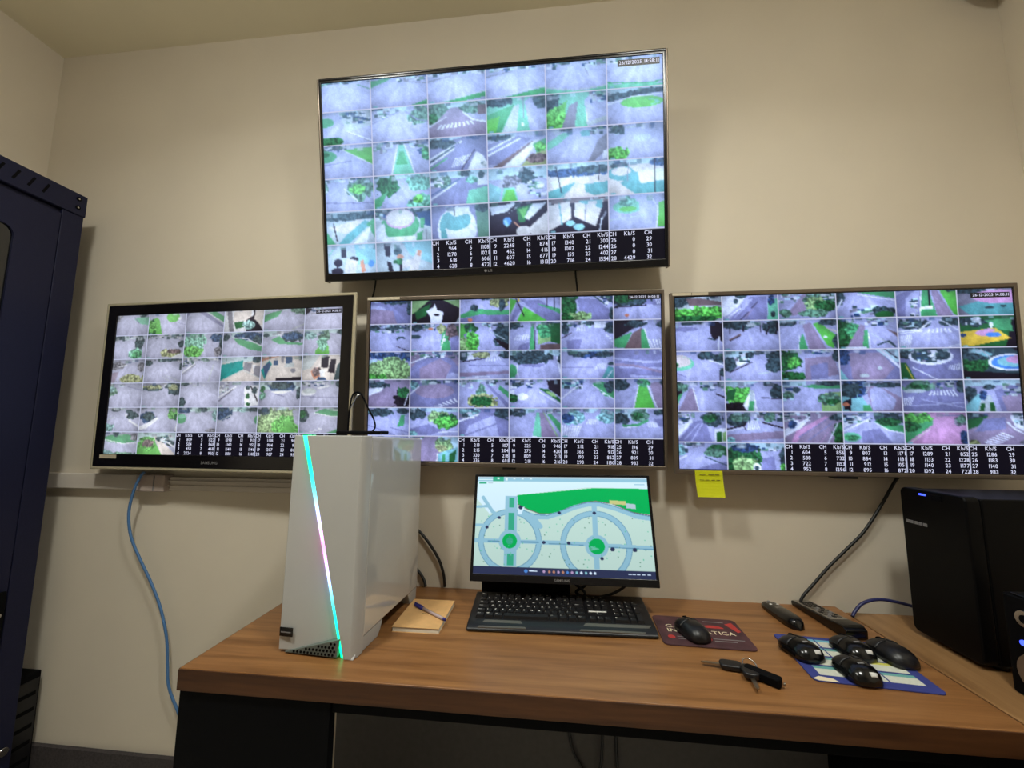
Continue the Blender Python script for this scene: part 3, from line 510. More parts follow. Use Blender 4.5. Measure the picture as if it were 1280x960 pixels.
RIGHT = [
 ["fz;h 40 0 100 22;td 18 28 22 20;pv 34 20 60 20 100 34 100 44 40 44;tG 26 76 26 24;tG 72 70 34 26;tx 50 90 40 12",
  "pw 0 10 48 4 34 40 12 78 0 84;td 24 34 4 8;td 34 14 10 10;pR 50 20 78 20 78 100 10 100;lb 2 70 30 40 90;lw 2 10 86 50 36;pm 82 34 100 26 100 100 80 100;pR 60 24 80 22 80 90 50 100;tn 88 32 6 16;td 90 80 4 10;pr 44 30 56 24 40 60 20 90;lk 1 64 36 30 100",
  "h 0 0 42 40;pb 44 14 50 14 46 80 10 90;tt 72 40 26 36;tT 66 50 18 26;tx 80 56 20 20;tt 12 78 12 12;h 74 0 100 36;tt 60 80 24 14",
  "pg 34 14 56 4 100 0 100 38 64 26;lw 2 36 22 70 34 100 44;td 6 30 8 26;lw 3 0 70 10 38;h 18 62 70 96;td 78 80 20 18;ex 80 90 16 12;pr 0 80 20 60 24 100 0 100",
  "fr;pR 0 30 34 0 42 0 38 100 0 100;pr 16 40 36 6 40 10 34 100 14 100;h 22 44 36 100;pg 44 8 54 8 66 100 38 100;pb 58 8 66 8 92 100 66 100;pG 68 0 100 0 100 100 92 92;lk 3 55 0 55 68;pw 40 66 60 64 60 74 40 76;lw 2 42 8 38 100;td 90 12 12 10",
  "fa;pq 0 0 100 0 100 100 0 100;pa 0 70 60 40 100 50 100 100 20 100;td 20 18 28 14;pk 0 0 100 0 100 12 0 14;ep 68 40 44 22;ed 50 74 8 4;ed 72 70 5 4;lk 1 44 20 42 48"],
 ["td 45 6 20 9;td 4 4 6 8;pr 0 12 80 8 80 100 0 100;eR 30 24 24 8;ek 86 26 10 34;pk 80 6 100 6 100 70 84 52;lw 3 92 52 90 96;ld 3 74 56 84 62",
  "td 30 14 36 16;td 86 22 16 20;lk 2 12 20 12 44;lk 2 36 14 36 34;lk 3 76 46 82 20;lk 2 66 10 66 36;lv 4 12 62 30 46;lk 1.5 12 66 30 50;lk 3 96 10 94 46;ez 50 14 10 6",
  "td 10 10 22 11;ps 0 0 40 0 0 10;lw 1.5 34 50 32 100;pg 34 64 40 46 48 100 32 100;pb 40 16 54 10 80 100 50 100;pG 58 14 68 8 98 56 92 96 80 84;pu 76 26 100 38 100 48;td 98 76 8 24;ew 78 58 3 4;td 86 10 18 10",
  "fr;tx 10 54 24 52;pG 14 30 36 18 22 70;tg 24 40 12 24;pb 38 20 46 22 40 92 14 92;pg 44 40 50 36 50 96 40 96;h 46 0 84 22;pv 82 36 100 50 100 64;lz 2 56 50 92 90;ld 3 66 86 84 74 94 92;lw 3 10 94 46 94;lw 2 51 50 53 96",
  "td 22 22 30 18;h 10 10 40 34;lw 3 0 44 34 42 58 8;lw 2 4 52 40 44;td 84 16 18 14;lw 2 70 10 100 46;z 6 4 58 24 56 20 96 0 98;pr 24 56 100 50 100 90 70 100 20 100;lw 2 80 96 100 88;z 6 50 38 86 36 90 50 46 50",
  "fx;td 20 18 24 16;h 10 8 34 30;pk 84 10 100 4 100 100 70 100;pg 40 14 80 10 84 50 60 44;py 0 50 56 38 80 72 20 94 0 94;ep 38 54 14 10;ep 46 46 10 6;eB 52 60 12 8;ew 50 28 3 10;en 4 60 6 6"],
 ["eu 16 36 26 26;em 16 40 30 24;eu 16 34 24 18;tx 12 44 6 10;td 66 14 18 14;td 92 26 12 16;lw 3 74 30 100 46;pr 0 76 100 60 100 100 0 100;lR 2 10 70 30 84;lk 1.5 92 66 92 98;td 96 66 5 14",
  "ps 0 0 60 0 30 20 0 20;td 8 44 16 24;pw 18 20 40 4 46 34 22 52;h 18 6 46 34;td 46 14 8 10;td 60 6 10 7;td 92 16 20 16;td 90 48 18 22;lk 2 10 70 50 36;lz 3 60 76 80 70",
  "tx 14 34 22 34;tG 20 40 12 16;tx 18 86 26 18;h 30 0 100 12;pb 40 26 90 20 98 80 40 100;td 96 20 8 18;lw 3 98 40 100 70;pR 50 50 80 40 80 90 50 96",
  "fR;tn 6 24 16 24;pb 16 10 70 10 90 60 70 100 20 100;ps 60 0 100 0 100 40 90 44;lw 5 70 4 98 56;ez 66 60 4 6;ez 40 84 8 6;pC 0 62 14 100 0 100;lk 2 76 0 96 30",
  "fR;ps 0 0 30 0 0 20;td 12 20 14 14;ew 50 26 36 26;ed 50 22 32 22;h 26 4 74 40;td 68 22 10 14;px 0 44 10 46 24 100 0 100;ly 2 8 50 20 100;lw 2 20 60 60 100;z 6 80 54 100 46 100 72 76 66",
  "fd;tx 20 40 26 40;td 24 20 30 20;pC 20 0 50 20 40 30 14 12;lz 2 30 4 44 30;pk 0 70 100 84 100 100 0 100;ew 76 46 36 26;eB 77 46 32 21;eC 80 44 26 16;ep 86 38 18 12;pk 80 0 100 0 100 14 84 12"],
 ["tk 8 30 14 24;pg 0 70 26 30 14 74 0 100;tt 20 18 14 14;pb 36 22 44 22 52 100 14 100;pr 46 14 60 8 100 54 100 100 56 100;lw 2 42 22 52 96;h 54 0 100 28;lk 3 84 42 98 52;ly 2 4 96 14 74",
  "ps 0 0 60 0 40 14 0 20;tG 22 44 26 28;px 4 30 20 24 14 60 0 64;tk 16 86 24 16;pw 30 80 44 28 38 98;pz 44 28 50 30 54 100 38 100;pg 42 64 50 64 48 98 38 98;td 92 34 14 24;lk 1.5 64 54 100 58;td 76 10 10 8;lw 2 50 40 54 100",
  "h 0 0 22 60;tt 8 46 10 12;ps 0 0 40 0 40 14 0 20;pg 36 18 60 8 100 6 100 26 60 26;td 80 8 24 8;pT 64 42 100 34 100 100 66 100;tt 80 58 20 20;tx 84 66 12 8;td 24 28 6 10",
  "pC 0 30 30 40 50 100 0 100;tn 22 24 24 28;td 16 30 18 24;pk 2 66 16 56 14 96 4 96;eo 6 76 6 6;pb 40 16 50 4 100 56 100 100 50 100;pr 46 30 60 14 90 60 84 90 50 96;td 76 14 28 8;pg 34 78 46 76 50 98 34 98;lz 2 40 40 46 20",
  "fR;tt 28 20 26 18;tx 26 18 16 10;h 50 2 84 26;z 8 46 34 84 30 92 50 42 46;z 5 2 56 20 50 14 76 0 82;lr 2 10 80 100 70;lr 2 30 60 100 86;td 94 20 8 20;ez 20 34 18 6",
  "ps 0 0 100 0 100 16 0 20;td 8 44 12 24;td 38 22 10 8;pC 0 80 22 40 30 96 0 100;pz 26 50 40 46 48 98 18 98;px 24 72 30 72 28 98 20 98;px 38 70 44 70 46 96 38 96;pR 46 34 70 16 100 30 100 100 56 100;pb 56 50 90 44 96 96 64 98;h 60 14 100 50;tn 28 48 6 14"],
 ["h 0 0 44 50;pw 0 50 40 30 10 90 0 90;pR 42 30 62 26 74 100 10 100;lr 2 60 30 36 98;lr 2 50 40 24 90;td 74 24 18 26;tx 72 20 12 14;pw 78 56 100 52 100 100 78 100;px 82 66 90 64 90 96 82 96;pT 92 66 100 64 100 94 92 94;lr 2 90 0 92 50",
  "td 18 26 22 24;tt 24 18 18 14;lk 3 0 56 30 44 34 36;lw 2 0 62 32 50;lk 1.5 30 46 34 60;h 46 0 100 30;tt 76 18 10 14;lk 3 64 34 100 52;z 6 38 28 54 24 60 54 36 58;pb 0 74 100 60 100 84 0 96;tC 6 92 8 10",
  "fb;h 0 0 46 30;pw 0 56 46 14 30 50 0 80;tn 14 40 8 12;pp 20 60 70 12 90 20 60 100 10 100;pb 30 70 76 20 88 26 60 96 20 96;lR 2 40 90 84 30;lR 2 24 80 74 20;tx 94 64 12 40;lw 2 72 100 90 36;td 88 16 12 10",
  "pw 0 8 46 6 30 24 0 50;h 0 4 46 34;lw 3 0 60 44 20;pg 50 30 60 22 100 42 100 64 74 54;td 76 20 26 20;tx 76 30 20 14;lw 2 52 32 74 56 100 66;em 12 78 16 14;tg 12 80 12 8;pR 30 60 60 50 80 100 30 100",
  "fp;pg 0 36 40 12 48 34 10 84 0 96;tG 20 18 24 18;tx 10 44 16 16;lu 2 48 36 40 52 4 100;pp 50 14 70 8 90 60 80 100 30 100;tq 90 26 10 16;tt 92 20 10 12;tn 94 78 8 20;lR 1.5 62 10 90 10",
  "fb;td 8 20 24 18;px 0 22 34 10 20 40 0 52;pR 26 20 60 14 60 50 10 60;pw 66 10 100 4 100 72 74 44;h 72 6 100 50;lw 3 62 30 74 52 100 76;z 7 22 92 54 58 72 72 42 100;te 8 94 10 10;tq 90 92 12 8"],
 ["h 0 0 30 40;tC 10 26 14 20;lw 3 0 66 26 44;tx 82 26 20 20;tt 76 34 18 14;pR 70 70 100 60 100 100 20 100;ld 2 60 46 100 74;h 24 0 60 10;tx 4 68 6 8",
  "ps 0 0 100 0 100 20 0 20;tx 24 54 36 52;tT 30 70 22 26;tn 30 16 24 14;td 96 52 7 38;ew 50 80 7 16;ed 50 80 4 8;h 60 4 90 24;tG 96 76 6 14;pR 60 50 80 40 84 100 60 100"]]

# ================================================================== THE ROOM
CEIL = 2.768
struct('floor', MB().box(-2.15, 1.55, -2.9, .12, -.1, 0), 'floor')
struct('ceiling', MB().box(-2.15, 1.55, -2.9, .12, CEIL, CEIL + .1), 'ceiling')
struct('wall_back', MB().box(-2.15, 1.55, 0, .12, 0, CEIL), 'wall')
struct('wall_left', MB().box(-2.15, -2.03, -2.8, 0, 0, CEIL), 'wall')
struct('wall_right', MB().box(1.43, 1.55, -2.8, 0, 0, CEIL), 'wall')
struct('wall_front', MB().box(-2.15, 1.55, -2.9, -2.8, 0, CEIL), 'wallfront')
struct('baseboard_back', MB().box(-2.015, 1.43, -.014, 0, 0, .18), 'baseboard')
struct('baseboard_left', MB().box(-2.03, -2.016, -2.8, 0, 0, .18), 'baseboard')

lamp_labels = ['square white ceiling lamp on the right, in front of the rightmost television',
               'square white ceiling lamp on the left, beside the dark rack']
for i, (lx, ly, s, st, spr) in enumerate(LAMPS):
    t = thing('ceiling_lamp', lamp_labels[i], 'lamp', (lx, ly, CEIL), 0, 'ceiling lamps')
    h = s / 2
    fr = MB()
    fr.box(-h - .02, h + .02, -h - .02, -h, -.020, -.001).box(-h - .02, h + .02, h, h + .02, -.020, -.001)
    fr.box(-h - .02, -h, -h, h, -.020, -.001).box(h, h + .02, -h, h, -.020, -.001)
    fr.build('frame', 'lampframe', t, .002)
    MB().box(-h + .001, h - .001, -h + .001, h - .001, -.075, -.004).build('diffuser', 'lamp', t)
    ld = bpy.data.lights.new('lamp_light', 'AREA'); ld.shape = 'SQUARE'; ld.size = s - .01; ld.energy = st; ld.spread = R(spr); ld.color = LAMP_COL
    lo = bpy.data.objects.new('lamp_light', ld); COL.objects.link(lo); lo.parent = t; lo.location = (0, 0, -.078)

# white cable duct on the wall, with its joint box
t = thing('cable_duct', 'white plastic cable duct running along the wall under the leftmost television', 'cable duct', (-1.4, 0, 1.02))
MB().box(-.628, -.04, -.024, -.0005, 0, .052).build('duct_cover', 'duct', t, .003)
MB().box(.07, .56, -.016, -.0005, 0, .046).build('duct_cover', 'duct', t, .003)
MB().box(.07, .56, -.021, -.016, .013, .018).box(.07, .56, -.021, -.016, .030, .034).build('duct_ridge', 'duct', t)
jb = MB().box(-.04, .07, -.036, -.0005, -.003, .055).build('joint_box', 'box', t, .004)
MB().box(.03, .034, -.0375, -.036, .0, .052).build('seam', 'greyprint', jb)

# ================================================================== DESKS
t = thing('desk', 'long walnut laminate desk with black side panels below the televisions', 'desk', (0, 0, 0))
MB().box(-.778, .794, -.485, -.002, .697, .74).build('tabletop', 'wood', t, .0025)
MB().box(-.778, .794, -.4875, -.4853, .698, .7385).build('edge_band', 'edge', t, .0006)
MB().box(-.7795, -.7782, -.484, -.003, .698, .7385).build('edge_band', 'edge', t)
MB().box(-.7775, -.447, -.480, -.458, .003, .696).build('side_panel', 'matte', t, .002)
MB().box(-.668, .724, -.036, -.018, .08, .696).build('modesty_panel', 'panelgrey', t, .0015)
MB().box(.725, .790, -.470, -.022, .003, .696).build('side_panel', 'matte', t, .002)
MB().box(-.446, .724, -.475, -.440, .672, .696).build('front_rail', 'matte', t, .002)
for x in (-.75, -.48, .74, .776):
    MB().cyl((x, -.43, 0), .012, .004).build('foot', 'black', t)
t = thing('desk', 'walnut return desk on the right, toned paler for reflected light, carrying the black computer', 'desk', (1.11, -.57, 0))
MB().box(-.313, .312, -.53, .532, .697, .74).build('tabletop', 'wood_sheen', t, .0025)
MB().box(-.3145, -.3132, .05, .53, .698, .7385).build('edge_band', 'edge', t)
MB().box(-.25, -.21, -.5, .5, .003, .696).build('side_panel', 'matte', t, .002)
MB().box(.25, .29, -.5, .5, .003, .696).build('side_panel', 'matte', t, .002)

# ================================================================== TELEVISIONS
def pose(o, x, y, z, tilt, yaw, roll):
    o.location = (x, y, z); o.rotation_mode = 'YXZ'; o.rotation_euler = (R(tilt), R(roll), R(yaw))

def ring(mb, o, i, y0, y1):
    # frame between outer rect o and inner rect i (x0,x1,z0,z1), from y0 (front) to y1
    O = [(o[0], o[2]), (o[1], o[2]), (o[1], o[3]), (o[0], o[3])]; I = [(i[0], i[2]), (i[1], i[2]), (i[1], i[3]), (i[0], i[3])]
    v = [(p[0], y0, p[1]) for p in O] + [(p[0], y0, p[1]) for p in I] + [(p[0], y1, p[1]) for p in O] + [(p[0], y1, p[1]) for p in I]
    f = []
    for k in range(4):
        n = (k + 1) % 4
        f += [(k, n, 4 + n, 4 + k), (8 + k, 12 + k, 12 + n, 8 + n), (k, 8 + k, 8 + n, n), (4 + k, 4 + n, 12 + n, 12 + k)]
    mb.add(v, f)
    return mb

OX, OY = 7 / 384, 4 / 216
def table_text(S, blocks, stamp, stamp_small=1.0):
    x0, x1, z0, z1 = S
    fx = lambda u: x0 + (x1 - x0) * (u - OX) / (1 - 2 * OX)
    fz = lambda v: z1 - (z1 - z0) * (v - OY) / (1 - 2 * OY)
    mb = MB(); put = lambda x, z: (x, .0030, z)
    tw = fx(1 / 6) - fx(0); th = fz(0) - fz(1 / 6); sz = th * .165
    for k, blk in enumerate(blocks):
        bx = fx((2 + k) / 6)
        rows = [('CH', 'Kb/S', 'CH', 'Kb/S')] + blk
        for j, row in enumerate(rows):
            zz = fz(5 / 6 + (.105 + .175 * j) / 6) - sz * .36
            for q, s in enumerate(row):
                xr = bx + tw * (.115, .42, .69, .985)[q]
                if k == 3 and q == 3: continue
                if s: text(mb, str(s), min(xr, x1 - .001), zz, sz, put, 'r', .92)
    return mb

def blocks(s):
    return [[tuple(r.split(',')) for r in b.split()] for b in s.split('|')]

def television(label, P, w_, h_, dep, S, img, blk, stamp, frame, mount_y, mount_z):
    t = thing('television', label, 'television', group='wall televisions'); pose(t, *P)
    hw = w_ / 2
    MB().prism([(-hw + .012, .012), (hw - .012, .012), (hw - .03, dep), (-hw + .03, dep)][::1], .012, h_ - .012, 'z').build('back_housing', 'tvback', t, .004)
    bz = ring(MB(), (-hw, hw, 0, h_), S, 0, .014) if frame != 'clear' else ring(MB(), (-hw + .011, hw - .011, .010, h_ - .010), S, 0, .014)
    bz.build('bezel', 'gun' if frame == 'gun' else 'bezel', t, .0018)
    if frame == 'clear':
        ring(MB(), (-hw, hw, 0, h_), (-hw + .0112, hw - .0112, .0102, h_ - .0102), .001, .012).build('outer_rim', 'clear', t, .003)
    if frame == 'gun':
        ring(MB(), (S[0] - .001, S[1] + .001, S[2] - .001, S[3] + .001), (S[0] + .0025, S[1] - .0025, S[2] + .002, S[3] - .0025), .0022, .0065).build('inner_border', 'bezel', t)
    if frame == 'black':
        MB().box(-hw, hw, 0, .014, h_ + .0002, h_ + .008).build('top_bar', 'bezel', t, .002)
        MB().box(-hw - .007, -hw - .0002, .001, .03, .0, h_ + .008).build('side_sheen', 'gun', t, .002)  # light metal tone stands in for the reflection along the glossy side
        MB().box(hw + .0002, hw + .006, .001, .03, .0, h_ + .008).build('side_sheen', 'gun', t, .002)
    obj('screen', picture_mesh('screen', img, S[0], S[1], S[2], S[3], .004), 'screen', t)
    table_text(S, blk, stamp).build('screen_numbers', 'screentext', t)['kind'] = 'stuff'
    # clock in the upper right corner
    tx1, tz0, sz, body = stamp
    bw = sum(GLY[c][2] for c in body) * sz * .95; tx0 = tx1 - bw
    MB().box(tx0 - .004, tx0 + bw + .002, .0032, .0038, tz0 - sz * .35, tz0 + sz * .95).build('clock_field', 'screenblack', t)
    c = MB(); text(c, body, tx0, tz0, sz, lambda x, z: (x, .0026, z), sx=.95); c.build('clock_text', 'screentext', t)
    MB().box(-.14, .14, dep + .0005, mount_y, mount_z - .1, mount_z + .1).build('wall_mount', 'matte', t)
    return t

def logo(t, s, x, z, size, m='greyprint', y=-.0004):
    c = MB(); text(c, s, x, z, size, lambda a, b: (a, y, b), 'c'); return c.build('logo', m, t)

img_top = wall_of_tiles(TOP, 1.12, (.90, .985, 1.09), 1.04, 1.08, .34, (196, 222, 250))
tv1 = television('topmost black-framed wall television tilted forward, camera grid dated 26/12/2025', (-.198, -.09, 1.727, 8.57, 1.21, -1.01),
                 1.096, .644, .055, (-.5405, .5385, .0235, .6375), img_top,
                 blocks('1,964,5,1108 2,1270,6,1021 3,618,7,606 4,628,8,472|9,2248,13,874 10,462,14,416 11,607,15,677 12,4620,16,1313|17,1340,21,300 18,1002,22,1244 19,159,23,402 20,716,24,1554|25,0,29, 26,0,30, 27,0,31, 28,4429,32,'),
                 (.528, .615, .0150, '26/12/2025 14:58:11'), 'black', .118, .30)
logo(tv1, 'LG', -.003, .0075, .011)
MB().cyl((-.017, -.0006, .0115), .0045, .0005, 'y').build('logo_badge', 'greyprint', tv1)

img_left = wall_of_tiles(LEFT, .98, (1.0, 1.0, 1.0), 1.04, .9, .22, (200, 214, 224))
tv2 = television('leftmost wall television with wide glossy black bezel and clear outer rim', (-1.106, -.09, 1.094, .65, -2.35, 0),
                 .953, .579, .05, (-.429, .4295, .052, .533), img_left,
                 blocks('1,809,5,1122 2,504,6,868 3,458,7,468 4,2224,8,950|9,1098,13,913 10,1140,14,955 11,1140,15,1146 12,1100,16,1140|17,1138,21,904 18,904,22,911 19,1207,23,860 20,907,24,950|25,1098,29, 26,1100,30, 27,904,31, 28,907,32,'),
                 (.424, .517, .0105, '26-12-2025 14:08:11'), 'clear', .084, .26)
logo(tv2, 'SAMSUNG', -.012, .024, .013)
MB().box(-.437, -.371, -.0012, -.0002, .037, .0495).build('cream_strip', 'cream_strip', tv2, label='small cream paper label')

img_mid = wall_of_tiles(MID, 1.02, (.93, .985, 1.10), .88, 1.12, .16, (190, 208, 240))
tv3 = television('middle wall television with slim gunmetal frame above the small monitor', (-.139, -.072, 1.121, 3.01, -.22, .22),
                 .932, .538, .045, (-.456, .458, .0127, .5251), img_mid,
                 blocks('1,213,5,107 2,215,6,204 3,330,7,218 4,336,8,601|9,325,13,946 10,375,14,420 11,809,15,213 12,218,16,216|17,212,21,918 18,366,22,912 19,190,23,862 20,293,24,1130|25,196,29, 26,921,30, 27,809,31, 28,983,32,'),
                 (.452, .513, .0108, '26-12-2025 14:08:12'), 'gun', .078, .26)
MB().box(-.463, -.355, -.0012, -.0002, .5275, .5365).build('cream_strip', 'cream_strip', tv3, label='narrow cream strip on the top frame corner')  # thin cream strip laid on the upper left of the frame
MB().box(-.02, .02, .004, .03, -.006, .0).build('sensor', 'black', tv3)

img_right = wall_of_tiles(RIGHT, 1.02, (.93, .985, 1.10), .88, 1.12, .15, (192, 210, 240))
tv4 = television('rightmost wall television with gunmetal frame and the yellow note hanging from it', (.804, -.08, 1.111, 2.31, -.29, .05),
                 .918, .534, .05, (-.447, .449, .0125, .5222), img_right,
                 blocks('1,604,5,856 2,588,6,732 3,722,7,1153 4,952,8,1296|9,807,13,1171 10,884,14,1181 11,912,15,1051 12,895,16,872|17,1289,21,852 18,1133,22,1228 19,1140,23,1177 20,1092,24,722|25,1286,29, 26,1183,30, 27,1140,31, 28,983,32,'),
                 (.438, .499, .0112, '26-12-2025 14:08:11'), 'gun', .086, .26)
MB().box(-.452, -.398, -.0012, -.0002, .5240, .5325).build('cream_strip', 'cream_strip', tv4, label='narrow cream strip on the top frame corner')  # pair of thin cream strips on the upper left of the frame
MB().box(-.396, -.350, -.0012, -.0002, .5240, .5325).build('cream_strip', 'cream_strip', tv4)
MB().box(-.03, .03, .004, .03, -.006, .0).build('sensor', 'black', tv4)

# yellow note stuck to the lower frame of the right television
t = thing('sticky_note', 'yellow square sticky note hanging from the frame of the rightmost television', 'note'); pose(t, .804, -.08, 1.111, 2.31, -.29, .05)
nb = MB(); N = 8
v = []
for k in range(N + 1):
    s = k / N; yy = -.0016 - .010 * s ** 2.2
    v += [(-.404 + .003 * s, yy, .0107 - .073 * s), (-.3285 + .0015 * s, yy - .002 * s, .0107 - .0725 * s)]
v += [(a, b + .0004, c) for a, b, c in v]
f = []
for k in range(N):
    a = 2 * k; f.append((a, a + 1, a + 3, a + 2)); b = a + 2 * (N + 1); f.append((b, b + 2, b + 3, b + 1))
n2 = 2 * (N + 1)
for k in range(N):
    for e in (0, 1):
        f.append((2 * k + e, 2 * k + 2 + e, n2 + 2 * k + 2 + e, n2 + 2 * k + e))
f += [(0, 1, n2 + 1, n2), (2 * N, 2 * N + 1, n2 + 2 * N + 1, n2 + 2 * N)]
nb.add(v, f).build('note_sheet', 'yellow', t)
nk = MB()
for zz, xs in ((-.001, ((-.392, -.376), (-.368, -.352), (-.350, -.338))), (-.016, ((-.392, -.380), (-.377, -.366), (-.360, -.351), (-.347, -.337)))):
    s = (.0107 - zz) / .073
    for xa, xb in xs:
        nk.box(xa, xb, -.0016 - .010 * s ** 2.2 - .0026, -.0016 - .010 * s ** 2.2 - .0020, zz, zz + .0016)
nk.build('handwriting', 'ink', t)

# ================================================================== MONITOR
PAL.update({'1': (208, 224, 208), '2': (156, 194, 208), '3': (0, 176, 84), '4': (226, 238, 246), '5': (50, 54, 84), '6': (110, 196, 160), '7': (104, 148, 174), '8': (214, 200, 130), '9': (60, 170, 130)})
def ring_s(cx, cy, r, w_):
    q = lambda k, rr: f"e{k} {cx} {cy} {rr} {rr*1.755}"
    return ';'.join((q('7', r + .3), q('2', r), q('7', r - w_), q('1', r - w_ - .35)))
spec = ("f1;p4 0 0 100 0 100 12 66 11 24 20 18 22 18 34 8 40 0 24;p4 0 8 24 8 24 22 10 24 0 24;"
        + ring_s(20.5, 67, 18, 2.6) + ';' + ring_s(69, 70, 19.5, 2.6) + ';'
        "p3 24.5 20 70 11.5 100 12 100 38 90 36 80 28 70 25 64 26.5 55 32 46 38.5 38 39 31 35 25 30;lv .5 25 30 31 35 38 39.3 46 38.8 55 32 64 26.6 70 25.2 80 28 90 36 100 39;"
        "l2 3 27 37 34 42 42 42.5 50 38 58 32 66 28.5 72 28.5 80 32 92 40 100 42;l7 .5 27 35 34 40 42 41 50 36 58 30.5 66 26.5 72 26.5 80 30 92 37.5 100 40;"
        "l2 2.4 0 67.5 50 68 100 71;l7 .6 8 68 16 68;l7 .7 26 68 37 68;l7 .5 43 69 62 69.5;l7 .5 76 71 100 72;"
        "p2 17.5 21 24.5 21 24.5 92 17.5 92;p9 19.8 23 22.6 23 22.6 33 19.8 33;p9 19.5 39 22.8 39 22.8 57 19.5 57;p9 19.3 80 22.8 80 22.8 91 19.3 91;"
        "p2 67.6 28 70.4 28 70.4 92 67.6 92;e2 20.5 67.3 6.4 11.2;e3 20.5 67.3 4.2 7.4;e9 20.5 67.3 2 3.5;e2 69.5 70.5 6.4 11.2;e3 69.5 70.5 4.4 7.6;p6 66 70 71 73 66 75;"
        "l2 2.2 4 23 10 38 14 42;l2 1.6 0 33 8 32;l2 1.6 0 52 5 52;l2 3 33 41 38 52;"
        "e5 69 37.5 1 1.6;e5 49 38 1 1.5;e5 40 68 1 1.5;e5 54 68 1 1.5;e5 78 73 1.2 2;e5 90 73 1.2 2;e5 14 44 1 1.5;e5 7 54 1 1.5;e5 72 82 1 1.5;p4 25 34 29 32 27 40 25 40;e5 26.5 33 1.2 2;"
        "p8 78 24 87 25 87 29 78 28;pz 87 27 92.5 28 92.5 33 87 32;"
        "p2 0 0 100 0 100 5 0 5;pz 0 0 100 0 100 2 0 2;p9 9.5 0 16 0 16 5 9.5 5;pw 12 1 13.5 1 13.5 3 12 3;pw 17 1 18.4 1 18.4 4 17 4;lw .8 1 3.3 9 3.3;lw .6 22 2.4 23 2.4;lw .6 27 2.4 28 2.4;lw .6 32 2.4 33 2.4;"
        "p4 0 5 100 5 100 8.4 0 8.4;p9 1 6 5.5 6 5.5 8 1 8;lz .8 7 7 9 7;l2 .7 93 7.5 98 7.5;"
        "p5 0 92.6 100 92.6 100 100 0 100;eB 30 96 1 1.7;lw .7 32 95.5 36 95.8")
for k, cx in enumerate((40, 43, 45.5, 48, 50.5, 53, 55.5, 58, 60.5, 63, 65.5, 67.8)):
    spec += f";e{'poopoBpCwCww'[k]} {cx} {96} .7 1.4"
for cx in (86, 88, 90.5, 93, 96):
    spec += f";lw .8 {cx} 95.8 {cx+1} 95.8"
for k in range(90):
    a, b = random.uniform(2, 99), random.uniform(42, 91)
    spec += f";e{'t' if k % 3 == 0 else '6'} {a:.1f} {b:.1f} .35 .55"
mon_img = paint(spec, 380, 214)
mon_img = np.clip(mon_img * np.array((.93, 1.0, 1.04)) * (1.04 - .10 * np.linspace(0, 1, 214)[:, None, None]), 0, 255)
pp = np.pad(mon_img, ((1, 1), (1, 1), (0, 0)), mode='edge')
mon_img = mon_img * .6 + (pp[:-2, 1:-1] + pp[2:, 1:-1] + pp[1:-1, :-2] + pp[1:-1, 2:]) * .1
t = thing('monitor', 'small black computer monitor showing a green street map, standing on the desk', 'monitor'); pose(t, .018, -.15, .818, -14.85, -.86, -.73)
ring(MB(), (-.257, .257, 0, .294), (-.249, .2495, .020, .2875), 0, .012).build('bezel', 'bezel', t, .0012)
MB().prism([(-.25, .010), (.25, .010), (.20, .034), (-.20, .034)], .006, .288, 'z').build('back_housing', 'black', t, .003)
obj('screen', picture_mesh('screen', mon_img, -.249, .2495, .020, .2875, .003), 'screen', t)
logo(t, 'SAMSUNG', 0, .0065, .009)
c, s_ = math.cos(R(14.85)), math.sin(R(14.85))
# the stand is upright: build it in the tilted frame through the inverse tilt
st = MB(); st.m = Matrix.Rotation(R(14.85), 4, 'X')
st.box(-.238, .022, .078, .140, -.0735, -.020).build('stand_base', 'matte', t, .004)
st = MB(); st.m = Matrix.Rotation(R(14.85), 4, 'X')
st.box(-.05, .05, .080, .100, -.022, .14).build('stand_neck', 'matte', t, .004)

# ================================================================== KEYBOARD
t = thing('keyboard', 'black full-size computer keyboard with pale key legends in front of the monitor', 'keyboard', (.0125, -.262, .74), R(2.0))
KT = R(5.5)
MB().prism([(0, .002), (0, .008), (.012, .015), (.034, .0185), (.170, .0315), (.172, .028), (.172, .002)], -.2325, .2325).build('body', 'black', t, .003)
MB().prism([(.04, .002), (.172, .002), (.182, .012), (.180, .026), (.16, .0285)], -.20, .14).build('rear_hump', 'black', t, .003)
for pts in (((-.205, .003), (-.19, .028), (-.10, .028), (-.085, .004)), ((.045, .004), (.062, .029), (.222, .029), (.2, .003))):
    MB().add([(p[0], p[1], .0085 + (p[1] * .0065 / .012 if p[1] < .012 else .0065 + (p[1] - .012) * .16) + .0012) for p in pts] +
             [(p[0], p[1], .006 + (p[1] * .0065 / .012 if p[1] < .012 else .0065 + (p[1] - .012) * .16)) for p in pts],
             [(0, 1, 2, 3), (7, 6, 5, 4), (0, 4, 5, 1), (1, 5, 6, 2), (2, 6, 7, 3), (3, 7, 4, 0)]).build('palm_trim', 'kbtrim', t)
U = .0188
cap_cache = {}
def cap(wu, du=1.0):
    k = (round(wu, 2), du)
    if k not in cap_cache:
        a, b = wu * U / 2 - .0009, du * U / 2 - .0009; a2, b2 = a - .0022, b - .0022
        m = MB().add([(-a, -b, 0), (a, -b, 0), (a, b, 0), (-a, b, 0), (-a2, -b2, .007), (a2, -b2, .007), (a2, b2, .007), (-a2, b2, .007)],
                     [(3, 2, 1, 0), (4, 5, 6, 7), (0, 1, 5, 4), (1, 2, 6, 5), (2, 3, 7, 6), (3, 0, 4, 7)]).mesh('keycap')
        m.materials.append(M['key']); cap_cache[k] = m
    return cap_cache[k]
leg = MB()
KM = Matrix.Translation((0, .034, .0175)) @ Matrix.Rotation(KT, 4, 'X')
